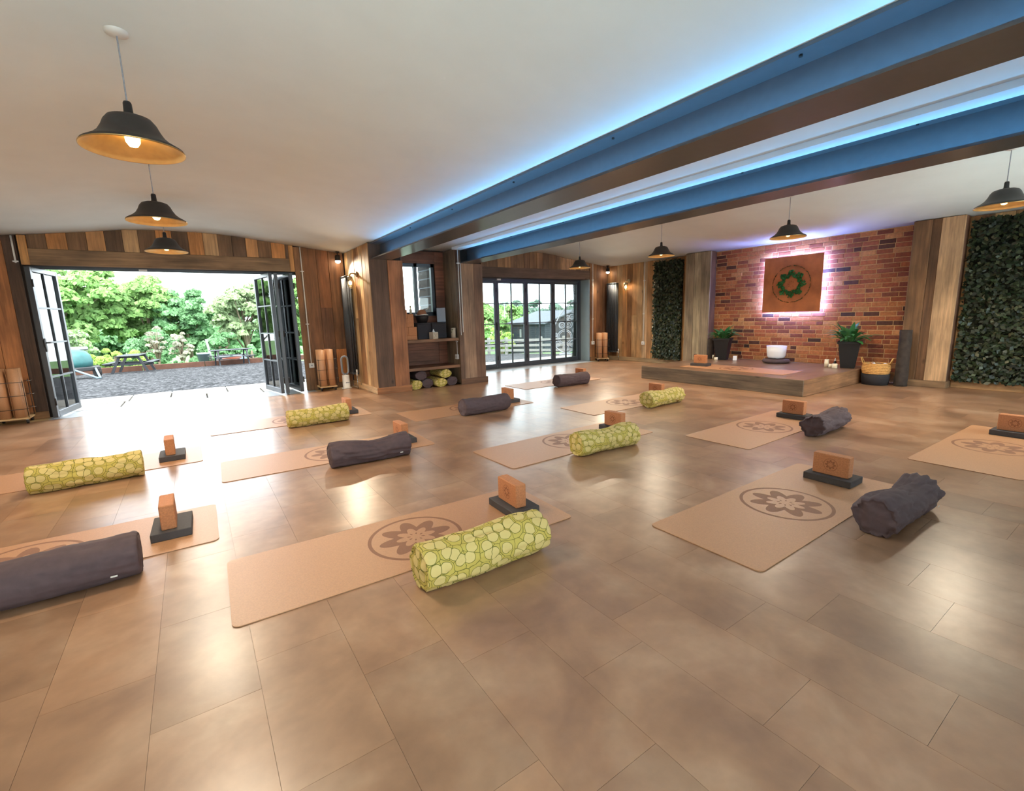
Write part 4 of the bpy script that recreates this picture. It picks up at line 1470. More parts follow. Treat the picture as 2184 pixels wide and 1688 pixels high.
# ------------------------------------------------------------------ wall lamps, corner spots
def wall_lamp(loc, rz, label):
    """bulkhead on an elbow: plate against +Y side of local frame"""
    t = thing('wall_lamp', label, 'wall lamp', loc, rz, 'brass well-glass wall lamps')
    MB().lathe([(0.001, 0), (0.045, 0), (0.045, 0.012), (0.03, 0.02), (0.001, 0.02)], n=20).build('wall_plate', M['brass'], t, ).rotation_euler = (PI/2, 0, 0)
    MB().tube([(0, -0.015, 0), (0, -0.06, 0.012), (0, -0.10, 0.008), (0, -0.12, -0.02), (0, -0.12, -0.04)], 0.014, 8).build('elbow', M['brass'], t)
    MB().lathe([(0.02, -0.035), (0.042, -0.045), (0.046, -0.09), (0.04, -0.095)], (0, -0.12, 0), n=20).build('lamp_holder', M['brass'], t)
    MB().lathe([(0.041, -0.092), (0.044, -0.12), (0.044, -0.19), (0.032, -0.225), (0.001, -0.235)], (0, -0.12, 0), n=20).build('glass_jar', M['glass'], t)
    MB().sphere((0, -0.12, -0.15), 0.028, 14, 8, 1.3).build('bulb', M['bulb'], t)
    for q in range(4):
        a_ = q*PI/2+0.4
        cx, cy = 0.048*math.cos(a_), -0.12+0.048*math.sin(a_)
        MB().tube([(cx, cy, -0.09), (cx, cy, -0.19), (cx*0.6, -0.12+(cy+0.12)*0.6, -0.235), (0, -0.12, -0.243)], 0.003, 5).build('cage_wire', M['brass'], t)
    ld = bpy.data.lights.new('wall_lamp_light', 'POINT')
    ld.energy = WALL_LAMP_W
    ld.color = (1.0, 0.66, 0.32)
    ld.shadow_soft_size = 0.03
    lo = bpy.data.objects.new('wall_lamp_light', ld)
    COL.objects.link(lo)
    lo.parent = t
    lo.location = (0, -0.12, -0.15)
wall_lamp((2.478, 8.36, 2.03), -PI/2, 'brass wall lamp glowing on the pier beside the left radiator')
wall_lamp((XB-0.024, 8.34, 2.03), -PI/2, 'brass wall lamp glowing on the board wall beside the right radiator')

def corner_spot(loc, aim, label):
    t = thing('spotlight', label, 'spotlight', loc, 0, 'small corner spotlights')
    MB().cbox(-0.03, 0.03, -0.03, 0.03, 0.0, 0.02, 0.003).build('bracket', M['black'], t)
    MB().cyl((0, 0, 0.0), (0, -0.01, -0.05), 0.012, n=8).build('knuckle', M['black'], t)
    MB().lathe([(0.001, -0.04), (0.04, -0.045), (0.048, -0.07), (0.048, -0.14)], n=20).build('lamp_body', M['black'], t)
    MB().lathe([(0.046, -0.135), (0.042, -0.165), (0.025, -0.18), (0.001, -0.185)], n=20).build('lens', M['bulb_white'], t)
    ld = bpy.data.lights.new('spot_light', 'SPOT')
    ld.energy = SPOT_W
    ld.color = (1.0, 0.84, 0.62)
    ld.spot_size = math.radians(110)
    ld.spot_blend = 0.6
    ld.shadow_soft_size = 0.03
    lo = bpy.data.objects.new('spot_light', ld)
    COL.objects.link(lo)
    lo.parent = t
    lo.location = (0, 0, -0.195)
    lo.rotation_euler = Vector(aim).to_track_quat('-Z', 'Y').to_euler()
corner_spot((2.34, 8.96, ceil_z(2.34)-0.021), (-0.3, -1, -0.9), 'small black spotlight in the ceiling corner by the left radiator')
corner_spot((9.19, 8.95, ceil_z(9.19)-0.021), (-0.8, -0.8, -0.9), 'small black spotlight in the ceiling corner by the right radiator')

# ------------------------------------------------------------------ radiators (columns; sections run along local X, front faces -Y)
def radiator(loc, rz, nsec, h, label):
    t = thing('radiator', label, 'radiator', loc, rz, 'tall column radiators')
    m_ = MB()
    for c in range(3):
        m_.cyl((0, -0.037*c-0.02, 0.0), (0, -0.037*c-0.02, h), 0.0125, n=10)
    m_.cbox(-0.018, 0.018, -0.108, -0.004, h-0.03, h+0.012, 0.008)
    m_.cbox(-0.018, 0.018, -0.108, -0.004, -0.012, 0.03, 0.008)
    me = m_.mesh('column_section')
    me.materials.append(M['rad'])
    for i in range(nsec):
        link('column_section', me, t, (0.052*i, 0, 0))
    v = MB()
    v.cyl((0.052*nsec-0.03, -0.055, -0.0), (0.052*nsec+0.02, -0.055, 0.0), 0.01, n=8)
    v.cyl((0.052*nsec+0.02, -0.055, -0.03), (0.052*nsec+0.02, -0.055, 0.025), 0.011, n=8)
    v.cyl((0.052*nsec+0.02, -0.055, 0.025), (0.052*nsec+0.02, -0.055, 0.085), 0.017, 0.015, n=12)
    v.build('valve', M['white'], t)
    MB().cyl((0.052*nsec+0.02, -0.055, -loc[2]+0.001), (0.052*nsec+0.02, -0.055, -0.03), 0.008, n=8).build('pipe', M['chrome'], t)
    for zz in (0.25, h-0.25):
        MB().box(0.06, 0.10, -0.012, 0.0, zz, zz+0.05).build('bracket', M['rad'], t)
    return t
radiator((2.470, 9.00, 0.27), -PI/2, 7, 1.75, 'tall dark column radiator on the pier beside the bladeless fan')
radiator((XB-0.034, 9.00, 0.22), -PI/2, 7, 1.78, 'tall dark column radiator in the corner by the closed doors')

# ------------------------------------------------------------------ bladeless fan
t = thing('bladeless_fan', 'white bladeless tower fan with long loop beside the left radiator', 'fan', (2.265, 8.83, 0.001), 0.15)
MB().lathe([(0.001, 0), (0.088, 0), (0.088, 0.012), (0.066, 0.02), (0.064, 0.24), (0.058, 0.25), (0.001, 0.252)], n=28).build('base', M['white'], t)
MB().cbox(-0.035, 0.035, -0.0675, -0.063, 0.105, 0.122, 0.001).build('printed_mark', M['grey_mesh'], t)
lp = []
for i in range(24):
    a_ = 2*PI*i/24
    lp.append((0.062*math.cos(a_), 0, 0.43+(0.10 if math.sin(a_) > 0 else -0.10)+0.065*math.sin(a_)))
MB().tube(lp, 0.018, 8, True).build('loop', M['grey_mesh'], t)
lp2 = [(x*0.74, -0.004, 0.43+(z-0.43)*0.93) for x, y, z in lp]
MB().tube(lp2, 0.008, 6, True).build('loop_rim', M['brass'], t)
MB().lathe([(0.001, 0.25), (0.02, 0.252), (0.02, 0.275), (0.001, 0.28)], n=12).build('neck', M['chrome'], t)

# ------------------------------------------------------------------ mat carts with rolled mats
def roll_mesh():
    m_ = MB()
    n = 80
    turns = 4.2
    H = 0.655
    r0, r1 = 0.014, 0.066
    pts = []
    for i in range(n+1):
        q = i/n
        a_ = 2*PI*turns*q
        r_ = r0+(r1-r0)*q
        pts.append((r_, a_))
    vs = []
    for r_, a_ in pts:
        vs += [(r_*math.cos(a_), r_*math.sin(a_), 0), (r_*math.cos(a_), r_*math.sin(a_), H),
               ((r_-0.007)*math.cos(a_), (r_-0.007)*math.sin(a_), 0), ((r_-0.007)*math.cos(a_), (r_-0.007)*math.sin(a_), H)]
    fs = []
    for i in range(n):
        a_, b_ = 4*i, 4*i+4
        fs += [(a_, b_, b_+1, a_+1), (a_+2, a_+3, b_+3, b_+2), (a_+1, b_+1, b_+3, a_+3), (a_, a_+2, b_+2, b_)]
    fs += [(0, 1, 3, 2), (4*n, 4*n+2, 4*n+3, 4*n+1)]
    m_.add(vs, fs, True)
    me = m_.mesh('rolled_mat')
    me.materials.append(M['cork'])
    return me
roll_me = roll_mesh()
def cart(loc, rz, W, D, rolls, label, where):
    t = thing('mat_cart', label, 'cart', loc, rz, 'wheeled mat carts')
    MB().cbox(-W/2, W/2, -D/2, D/2, 0.062, 0.082, 0.003, lin(206, 170, 122)).build('base_board', M['wood_x'], t)
    for sx in (-1, 1):
        for sy in (-1, 1):
            cx, cy = sx*(W/2-0.03), sy*(D/2-0.03)
            c = MB()
            c.cyl((cx-0.012, cy, 0.0255), (cx+0.012, cy, 0.0255), 0.0245, n=14)
            cw = c.build('caster', M['black'], t)
            MB().cbox(cx-0.017, cx+0.017, cy-0.012, cy+0.014, 0.05, 0.061, 0.002).build('caster_fork', M['chrome'], cw)
            MB().cyl((sx*(W/2-0.006), sy*(D/2-0.006), 0.083), (sx*(W/2-0.006), sy*(D/2-0.006), 0.58), 0.004, n=6).build('upright_wire', M['black'], t)
    for z0 in (0.20, 0.38, 0.56):
        hw, hd = W/2-0.002, D/2-0.002
        MB().tube([(-hw, -hd, z0), (hw, -hd, z0), (hw, hd, z0), (-hw, hd, z0)], 0.004, 6, True).build('wire_hoop', M['black'], t)
        MB().tube([(hw, -hd*0.2, z0), (hw+0.07, -hd*0.2, z0+0.012)], 0.0035, 6).build('wire_prong', M['chrome'], t)
    c, s_ = math.cos(rz), math.sin(rz)
    for (rx, ry, ln, tt), pos in zip(rolls, ('front left', 'front right', 'back left', 'back right')):
        o = bpy.data.objects.new('rolled_yoga_mat', roll_me)
        COL.objects.link(o)
        o.location = (loc[0]+rx*c-ry*s_, loc[1]+rx*s_+ry*c, loc[2]+0.0835)
        o.rotation_euler = (0, 0, tt)
        tag(o, pos + ' ' + where, 'rolled mat', where)
    return t
g4 = [(-0.073, -0.073, 0, 0.3), (0.073, -0.073, 0, 1.9), (-0.073, 0.073, 0, 4.0), (0.073, 0.073, 0, 2.6)]
cart((1.94, 8.90, 0.0), -0.02, 0.30, 0.30, g4, 'wheeled mat cart between the folded doors and the fan', 'rolled cork mat standing in the cart beside the fan')
cart((-2.10, 8.87, 0.0), 0.02, 0.34, 0.30, g4, 'wheeled mat cart at the left edge of the picture', 'rolled cork mat standing in the cart at the left edge')
cart((8.90, 8.86, 0.0), -0.55, 0.31, 0.30, g4, 'wheeled mat cart in the corner by the closed doors', 'rolled cork mat standing in the cart by the closed doors')

# ------------------------------------------------------------------ conduits and sockets
def conduit(pts, label, socket, clips, normal, cat='conduit', r=0.0105):
    t = thing('conduit', label, cat, pts[-1], 0, 'surface conduits')
    o = Vector(pts[-1])
    MB().tube([Vector(p)-o for p in pts], r, 8).build('pipe', M['white'], t)
    for c in clips:
        p = Vector(c)-o
        if abs(normal[1]) > 0.5:
            MB().cbox(p.x-0.028, p.x+0.028, p.y-0.012, p.y+0.010, p.z-0.009, p.z+0.009, 0.002).build('clip', M['white'], t)
        else:
            MB().cbox(p.x-0.012, p.x+0.010, p.y-0.028, p.y+0.028, p.z-0.009, p.z+0.009, 0.002).build('clip', M['white'], t)
    if socket:
        if abs(normal[1]) > 0.5:
            MB().cbox(-0.043, 0.043, -0.03, 0.012, -0.087, -0.001, 0.004).build('socket_box', M['white'], t)
            MB().cbox(-0.012, 0.012, -0.034, -0.0302, -0.055, -0.03, 0.001).build('switch', M['grey_mesh'], t)
        else:
            MB().cbox(-0.03, 0.012, -0.043, 0.043, -0.087, -0.001, 0.004).build('socket_box', M['white'], t)
            MB().cbox(-0.034, -0.0302, -0.012, 0.012, -0.055, -0.03, 0.001).build('switch', M['grey_mesh'], t)
yc = YA-0.045
conduit([(1.735, yc, ceil_z(1.735)-0.006), (1.735, yc, 0.50)], 'white conduit and socket beside the folded doors', True, [(1.735, yc, 2.12), (1.735, yc, 1.2)], (0, -1))
conduit([(-1.83, YA-0.045, ceil_z(-1.83)-0.006), (-1.83, YA-0.045, 2.13)], 'short white conduit above the left open door leaf', False, [(-1.83, YA-0.045, 2.15)], (0, -1))
conduit([(8.76, YA-0.042, ceil_z(8.76)-0.006), (8.76, YA-0.042, 0.52)], 'white conduit and socket right of the closed doors', True, [(8.76, YA-0.042, 2.1), (8.76, YA-0.042, 1.1)], (0, -1))
conduit([(XB-0.04, 7.83, ceil_z(XB-0.04)-0.006), (XB-0.04, 7.83, 0.52)], 'white conduit and socket on the board wall beside the ivy', True, [(XB-0.04, 7.83, 2.0), (XB-0.04, 7.83, 1.2)], (-1, 0))
conduit([(4.09, PF-0.024, zc2-0.02), (4.09, PF-0.024, 0.92)], 'thin white conduit down the pier, nearer the alcove', False, [(4.09, PF-0.024, 2.2)], (0, -1), r=0.008)
conduit([(4.135, PF-0.024, 2.20), (4.135, PF-0.024, 0.97)], 'thin white conduit down the pier, farther from the alcove', False, [], (0, -1), r=0.008)
conduit([(4.067, PF+0.12, 0.83), (4.067, PF+0.12, 0.56)], 'short conduit and socket below the upper shelf', True, [(4.067, PF+0.12, 0.8)], (-1, 0), r=0.008)

# ------------------------------------------------------------------ things on and under the alcove shelves
random.seed(5)
SH = 0.8735
def box_block(x0, x1, y0, y1, z0, z1, lb):
    t = thing('cork_block', lb, 'yoga block', ((x0+x1)/2, (y0+y1)/2, z0), 0, 'cork blocks stacked on the alcove shelf')
    hx, hy = (x1-x0)/2, (y1-y0)/2
    MB().cbox(-hx, hx, -hy, hy, 0, z1-z0, 0.005).build('block_body', M['cork_block'], t)
z = SH
box_block(3.06, 3.29, 7.80, 7.95, z, z+0.075, 'flat cork block at the bottom front of the shelf stack')
box_block(3.06, 3.29, 7.97, 8.12, z, z+0.075, 'flat cork block at the bottom back of the shelf stack')
box_block(3.06, 3.135, 7.80, 8.03, z+0.0755, z+0.2255, 'upright cork block on the lowest blocks, nearest the pier')
box_block(3.137, 3.29, 7.80, 7.875, z+0.0755, z+0.2255, 'cork block on edge at the front, above the flat bottom block')
box_block(3.137, 3.29, 7.88, 8.11, z+0.0755, z+0.15, 'flat cork block behind the one on edge in the shelf stack')
box_block(3.06, 3.135, 7.80, 8.03, z+0.226, z+0.376, 'upright cork block in the third layer, nearest the pier')
box_block(3.136, 3.25, 7.82, 8.05, z+0.226, z+0.301, 'flat cork block in the third layer of the shelf stack')
box_block(3.136, 3.25, 7.82, 8.05, z+0.3015, z+0.4515, 'topmost cork block facing the room in the shelf stack')
box_block(3.06, 3.135, 7.82, 8.05, z+0.3765, z+0.5265, 'topmost cork block nearest the pier in the shelf stack')
# black storage boxes
for x0, x1, lb in ((3.325, 3.60, 'black fabric storage box under the dark bowl, left of a pair'), (3.605, 3.90, 'black fabric storage box on the shelf, right of a pair')):
    t = thing('storage_box', lb, 'storage box', ((x0+x1)/2, 7.98, SH), 0, 'black storage boxes')
    hx = (x1-x0)/2
    MB().cbox(-hx+0.004, hx-0.004, -0.12, 0.16, 0, 0.27, 0.008).build('box_body', M['dark_fabric'], t)
    MB().cbox(-hx, hx, -0.124, 0.164, 0.2705, 0.289, 0.004).build('lid', M['dark_fabric'], t)
ZB = SH+0.2895
t = thing('bowl', 'dark round bowl on the black storage box', 'bowl', (3.475, 7.97, ZB))
MB().lathe([(0.001, 0), (0.085, 0), (0.115, 0.10), (0.12, 0.13), (0.113, 0.13), (0.08, 0.012), (0.001, 0.01)], n=28).build('bowl_body', M['black'], t)
MB().tube([(0.12*math.cos(a_), 0.12*math.sin(a_), 0.13) for a_ in np.linspace(0, 2*PI, 25)[:-1]], 0.006, 6, True).build('rim', M['black'], t)
t = thing('leather_bag', 'brown leather pouch with white cloth resting in the dark bowl', 'pouch', (3.475, 7.97, ZB+0.02))
MB().lathe([(0.001, 0), (0.07, 0.0), (0.095, 0.08), (0.09, 0.13), (0.07, 0.19), (0.06, 0.215), (0.001, 0.21)], n=24).build('pouch', M['leather'], t)
m_ = MB()
rim = []
for i in range(25):
    a_ = 2*PI*i/24
    rim.append((0.108*math.cos(a_), 0.108*math.sin(a_), 0.118+0.010*math.sin(3*a_)))
m_.tube(rim[:-1], 0.012, 6, True)
m_.tube([(0.06, 0, 0.2), (0.10, -0.02, 0.225), (0.13, -0.02, 0.26)], 0.007, 6)
m_.build('white_cloth', M['cloth'], t)
t = thing('speaker', 'grey fronted black speaker at the right of the alcove shelf', 'speaker', (3.90, 8.06, ZB), -0.45)
MB().cbox(-0.085, 0.085, -0.075, 0.095, 0, 0.27, 0.006).build('cabinet', M['black'], t)
MB().cbox(-0.08, 0.08, -0.092, -0.0755, 0.006, 0.264, 0.005).build('grille', M['grey_mesh'], t)
t = thing('tissue_box', 'square patterned tissue box in front of the storage boxes', 'tissue box', (3.60, 7.79, SH), 0.25)
MB().cbox(-0.058, 0.058, -0.058, 0.058, 0, 0.12, 0.003).build('carton', M['terracotta'], t)
m_ = MB()
for s_ in (-1, 1):
    m_.tube([(-0.04, -0.0590, 0.06-s_*0.042), (0, -0.0590, 0.06), (0.04, -0.0590, 0.06+s_*0.042)], 0.003, 5)
m_.build('printed_cross', M['brass'], t)
MB().lathe([(0.032, 0.12), (0.018, 0.14), (0.012, 0.16), (0.002, 0.178)], n=9).build('tissue', M['white'], t)
t = thing('vase', 'cream vase with a green sprig at the right end of the alcove shelf', 'vase', (4.00, 7.79, SH))
MB().lathe([(0.001, 0), (0.045, 0), (0.042, 0.10), (0.045, 0.18), (0.037, 0.18), (0.034, 0.02), (0.001, 0.015)], n=20).build('vase_body', M['terracotta'], t)
for q in range(7):
    lm = MB()
    leaf_blade(lm, (-0.036, -0.02, 0.09+0.015*q), 3.5+0.25*q, 0.6-0.25*(q % 3), 0.05, 0.012, 1.0, (0.06, 0.14, 0.04, 1), 4)
    lm.build('leaf', M['leaf'], t)
t = thing('bottle', 'small amber and white bottle on the window board behind the bowl', 'bottle', (3.37, 8.23, WZ0+0.0005))
MB().lathe([(0.001, 0), (0.022, 0), (0.024, 0.02), (0.024, 0.10), (0.011, 0.125), (0.011, 0.14)], n=16).build('bottle_body', M['candle'], t)
MB().lathe([(0.013, 0.14), (0.015, 0.15), (0.013, 0.175), (0.001, 0.178)], n=12).build('cap', M['gold'], t)
# bolsters under the shelf (axis along Y, ends facing the room)
for i, (x, z0, kind, yy, lb) in enumerate((
        (3.18, 0.0, 'pebble', 7.94, 'green bolster on the floor at the left under the shelf'),
        (3.42, 0.0, 'plum', 8.00, 'dark bolster on the floor left of the middle green bolster under the shelf'),
        (3.655, 0.0, 'pebble', 7.92, 'middle green bolster on the floor under the shelf'),
        (3.90, 0.0, 'plum', 7.98, 'dark bolster on the floor at the right under the shelf'),
        (3.31, 0.112, 'plum', 8.02, 'dark bolster lying on top of the left pair under the shelf'),
        (3.775, 0.112, 'pebble', 7.97, 'green bolster lying on top of the right pair under the shelf'))):
    t = thing('bolster', lb, 'bolster', (x, yy, z0), PI/2, 'bolsters under the shelf')
    o = link('cover', bolster(kind, 1+i % 3, 0.25, 0.50), t)
    o.scale = (1, 0.98, 0.78)
    if z0:
        t.location.z = 0.150

# ------------------------------------------------------------------ outside: ground
def gz(x, y):
    z = -0.06
    if y > 11.35:
        z -= 0.0445*(min(y, 27)-11.35)
        z -= 0.04*max(0, x-3)*min(1, (y-11.35)/6)
        if y > 27:
            z -= 0.12*(min(y, 60)-27)
    return z
def terrain(name, x0, x1, y0, y1, nx, ny, mat, label):
    vs, fs = [], []
    for j in range(ny+1):
        for i in range(nx+1):
            x, y = x0+(x1-x0)*i/nx, y0+(y1-y0)*j/ny
            vs.append((x, y, gz(x, y)))
    for j in range(ny):
        for i in range(nx):
            a_ = j*(nx+1)+i
            fs.append((a_, a_+1, a_+nx+2, a_+nx+1))
    m_ = MB()
    m_.add(vs, fs, True)
    return struct(name, m_, mat, label)
terrain('ground_gravel', -24, 19, 11.3, 27.0, 43, 16, M['gravel'], 'grey gravel yard outside the doors')
terrain('ground_meadow', 19, 140, 11.3, 27.0, 40, 16, M['grass'], 'grass slope beside the yard')
terrain('ground_field', -90, 140, 27.0, 160, 46, 40, M['grass'], 'grass field falling away beyond the yard')
struct('ground_added_bounce', MB().box(-14, 22, YF-9, YF-0.31, -0.25, -0.05), plain('pale_bounce_surface', (226, 224, 218), 0.9, var=0.06), 'added pale ground behind the camera that bounces daylight')  # unseen slab, added pale so daylight bounces up to the ceiling
# sandstone paving along the building
mb = MB().box(-8, 14, 9.49, 11.36, -0.3, -0.075)
pav = struct('ground_paving', mb, plain('dark_joint_sand', (58, 54, 48), 0.95, var=0.2), 'cream sandstone paving strip outside the doors')
random.seed(3)
for r_, (y0, y1) in enumerate(((9.52, 10.42), (10.43, 11.33))):
    x = -8+0.35*r_
    while x < 13.6:
        wd = random.choice((0.6, 0.9, 0.9, 1.2))
        if not (4.0 < x+wd and x < 4.4 and y0 < 10.3):
            MB().cbox(x+0.011, x+wd-0.011, y0+0.006, y1-0.006, -0.074, -0.040+random.uniform(-0.002, 0.002), 0.004).build('paving_slab', M['paving'], pav)
        x += wd

# ------------------------------------------------------------------ outside: timber edging, picnic tables, clutter
t = thing('timber_edging', 'low brown timber sleepers edging the gravel yard', 'edging', (0, 27.0, gz(0, 27)))
x = -20.0
while x < 9:
    L = random.uniform(2.2, 2.8)
    MB().cbox(x+0.01, x+L-0.01, -0.06, 0.06, 0.0-random.uniform(0, 0.02), 0.24, 0.01).build('sleeper', M['rust'], t)
    x += L

def picnic(loc, rz, label):
    t = thing('picnic_table', label, 'picnic table', loc, rz, 'dark picnic tables')
    for i in range(5):
        MB().cbox(-0.85, 0.85, -0.37+0.15*i, -0.23+0.15*i, 0.72, 0.755, 0.005).build('top_plank', M['picnic'], t)
    for s_ in (-1, 1):
        for q in range(2):
            MB().cbox(-0.85, 0.85, s_*0.70-0.13+0.14*q, s_*0.70-0.0+0.13*q, 0.43, 0.465, 0.005).build('bench_plank', M['picnic'], t)
    for sx in (-0.6, 0.6):
        for s_ in (-1, 1):
            m_ = MB()
            m_.add([(sx-0.025, s_*0.62-0.05, 0.002), (sx+0.025, s_*0.62-0.05, 0.002), (sx+0.025, s_*0.62+0.05, 0.002), (sx-0.025, s_*0.62+0.05, 0.002),
                    (sx-0.025, s_*0.30-0.05, 0.719), (sx+0.025, s_*0.30-0.05, 0.719), (sx+0.025, s_*0.30+0.05, 0.719), (sx-0.025, s_*0.30+0.05, 0.719)],
                   [(0, 3, 2, 1), (4, 5, 6, 7), (0, 1, 5, 4), (1, 2, 6, 5), (2, 3, 7, 6), (3, 0, 4, 7)])
            m_.build('leg', M['picnic'], t)
        MB().cbox(sx+0.026, sx+0.066, -0.82, 0.82, 0.35, 0.429, 0.004).build('bench_bearer', M['picnic'], t)
        MB().cbox(sx+0.026, sx+0.066, -0.36, 0.36, 0.65, 0.719, 0.004).build('top_bearer', M['picnic'], t)
    return t
picnic((-2.22, 25.6, gz(-2.2, 25.6)), 1.45, 'dark picnic table seen end-on in the yard')
picnic((1.45, 26.0, gz(1.4, 26.0)), 0.12, 'dark picnic table seen side-on near the pale bin')
t = thing('bin', 'pale blue plastic bin behind the side-on picnic table', 'bin', (0.35, 27.5, gz(0.3, 27.5)))
MB().lathe([(0.001, 0), (0.2, 0), (0.26, 0.62), (0.28, 0.62), (0.28, 0.66), (0.24, 0.66), (0.19, 0.03), (0.001, 0.03)], n=24).build('bin_body', M['pale_blue'], t)
MB().lathe([(0.28, 0.662), (0.27, 0.69), (0.001, 0.70)], n=24).build('lid', M['out_white'], t)
t = thing('post', 'short white leaning post by the pale bin', 'post', (0.72, 27.85, gz(0.8, 27.85)))
MB().cyl((0, 0, 0), (-0.16, 0, 1.35), 0.05, n=12).build('post_body', M['out_white'], t)
MB().lathe([(0.056, 0), (0.056, 0.03), (0.001, 0.04)], (-0.16, 0, 1.34), n=12).build('cap', M['out_white'], t)
for x, lb in ((1.05, 'pale blue drum lying nearest the bin behind the table'), (1.75, 'pale blue drum lying farther from the bin behind the table')):
    t = thing('drum', lb, 'drum', (x+0.1, 27.65, gz(x, 27.65)+0.001), 0.2, 'pale drums behind the table')
    m_ = MB()
    m_.cyl((-0.3, 0, 0.27), (0.3, 0, 0.27), 0.27, n=24)
    m_.build('drum_body', M['pale_blue'], t)
    for q in (-0.2, 0.0, 0.2):
        MB().tube([(q, 0.27*math.cos(a_), 0.275+0.27*math.sin(a_)) for a_ in np.linspace(0, 2*PI, 25)[:-1]], 0.012, 6, True).build('rib', M['out_white'], t)
m_ = MB()
m_.tube([(1.4+0.45*math.cos(a_)*(1+0.03*a_), 27.16+0.08*math.sin(a_), gz(1.4, 27.2)+0.27+0.012*a_) for a_ in np.linspace(0, 12, 60)], 0.022, 6)
o = m_.build('garden_hose', M['orange'])
tag(o, 'orange hose coiled on the sleepers behind the table', 'hose')
# towed machine left of the yard
t = thing('trailer_machine', 'teal covered machine on a small trailer with drawbar at the left of the yard', 'trailer', (-3.4, 22.3, gz(-3.4, 22.3)), -1.1)
MB().cbox(-0.75, 0.35, -0.45, 0.45, 0.28, 0.42, 0.02).build('chassis', M['black'], t)
for s_ in (-1, 1):
    wl = MB().cyl((-0.25, s_*0.47, 0.22), (-0.25, s_*0.60, 0.22), 0.215, n=20).build('wheel', M['rubber'], t)
    MB().cyl((-0.25, s_*0.601, 0.22), (-0.25, s_*0.615, 0.22), 0.10, n=14).build('hub', M['out_white'], wl)
prof = [(0.001, 0.42), (0.42, 0.42), (0.44, 0.6), (0.40, 0.82), (0.30, 0.96), (0.12, 1.03), (0.001, 1.04)]
MB().lathe(prof, (-0.25, 0, 0), n=20).build('cover', M['teal'], t)
MB().cbox(-0.72, -0.30, -0.42, 0.42, 1.0, 1.12, 0.03).build('canopy', M['out_white'], t)
MB().cbox(-0.2, 0.05, -0.52, -0.44, 0.12, 0.62, 0.02).build('side_panel', M['yellow'], t)
for s_ in (-1, 1):
    MB().tube([(0.33, s_*0.3, 0.36), (1.35, s_*0.03, 0.08)], 0.035, 8).build('drawbar', M['pale_blue'], t)

# ------------------------------------------------------------------ outside: fence, shed, sculpture
t = thing('rail_fence', 'white post and rail fence beyond the closed doors', 'fence', (16.0, 24.0, gz(16, 24)))
FP = [(14.2, 30.2), (15.2, 28.0), (16.0, 26.2), (16.05, 24.2), (17.2, 22.2), (18.0, 21.0), (19.2, 19.2), (20.4, 17.4)]
base = Vector((16.0, 24.0, gz(16, 24)))
tops = []
for (x, y) in FP:
    p = Vector((x, y, gz(x, y)))-base
    MB().cbox(p.x-0.08, p.x+0.08, p.y-0.08, p.y+0.08, p.z, p.z+1.08, 0.012).build('post', M['fence'], t)
    tops.append(p)
for i in range(len(tops)-1):
    a_, b_ = tops[i], tops[i+1]
    d = (b_-a_)
    n_ = Vector((-d.y, d.x, 0)).normalized()*0.022
    for zz in (0.28, 0.58, 0.90):
        vs = []
        for p in (a_, b_):
            for nn in (-1, 1):
                for h_ in (-0.07, 0.07):
                    vs.append(p+n_*nn+Vector((0, 0, zz+h_))-n_*4.6)
        m_ = MB()
        m_.add(vs, [(0, 1, 5, 4), (2, 6, 7, 3), (0, 2, 3, 1), (4, 5, 7, 6), (0, 4, 6, 2), (1, 3, 7, 5)])
        m_.build('rail', M['fence'], t)

sx, sy = 23.7, 30.0
zb = gz(sx, sy)-0.2
t = thing('shed', 'dark weatherboarded shed with grey pitched roof beyond the fence', 'shed', (sx, sy, zb))
SWX, SLY, EH, RH = 6.4, 5.0, 2.75, 3.65
m_ = MB()
m_.add([(0.03, 0.03, 0), (SWX, 0.03, 0), (SWX, SLY, 0), (0.03, SLY, 0), (0.03, 0.03, EH), (SWX, 0.03, EH), (SWX, SLY, EH), (0.03, SLY, EH), (SWX/2, 0.03, RH-0.05), (SWX/2, SLY, RH-0.05)],
       [(0, 3, 2, 1), (0, 1, 5, 8, 4), (1, 2, 6, 5), (2, 3, 7, 9, 6), (3, 0, 4, 7)])
m_.build('shed_walls', M['slate'], t)
nb = 17
for q in range(nb):
    z0 = EH*q/nb
    MB().box(0.0+0.004*(q % 2), 0.029, 0.05, SLY-0.05, z0, z0+EH/nb-0.018).build('weatherboard', M['slate'], t)
z0 = 0.0
while z0 < RH-0.3:
    h_ = EH/nb
    hw = SWX/2 if z0+h_ < EH else SWX/2*(1-(z0+h_-EH)/(RH-EH))
    if hw > 0.3:
        MB().box(SWX/2-hw+0.05, SWX/2+hw-0.05, 0.0, 0.029, z0, z0+h_-0.018).build('weatherboard', M['slate'], t)
    z0 += h_
MB().cbox(-0.03, 0.08, -0.03, 0.08, 0, EH-0.02, 0.01).build('corner_trim', M['slate'], t)
for s_ in (0, 1):
    xa, xb = (-0.3, SWX/2) if s_ == 0 else (SWX+0.3, SWX/2)
    za = EH-0.12
    m_ = MB()
    m_.add([(xa, -0.25, za), (xa, SLY+0.25, za), (xb, SLY+0.25, RH), (xb, -0.25, RH), (xa, -0.25, za+0.1), (xa, SLY+0.25, za+0.1), (xb, SLY+0.25, RH+0.1), (xb, -0.25, RH+0.1)],
           [(0, 1, 2, 3), (4, 7, 6, 5), (0, 4, 5, 1), (1, 5, 6, 2), (2, 6, 7, 3), (3, 7, 4, 0)])
    m_.build('roof_slope', M['felt'], t)
MB().cbox(-0.02, 0.003, 3.3, 3.55, 1.5, 2.2, 0.004).build('notice', M['out_white'], t)

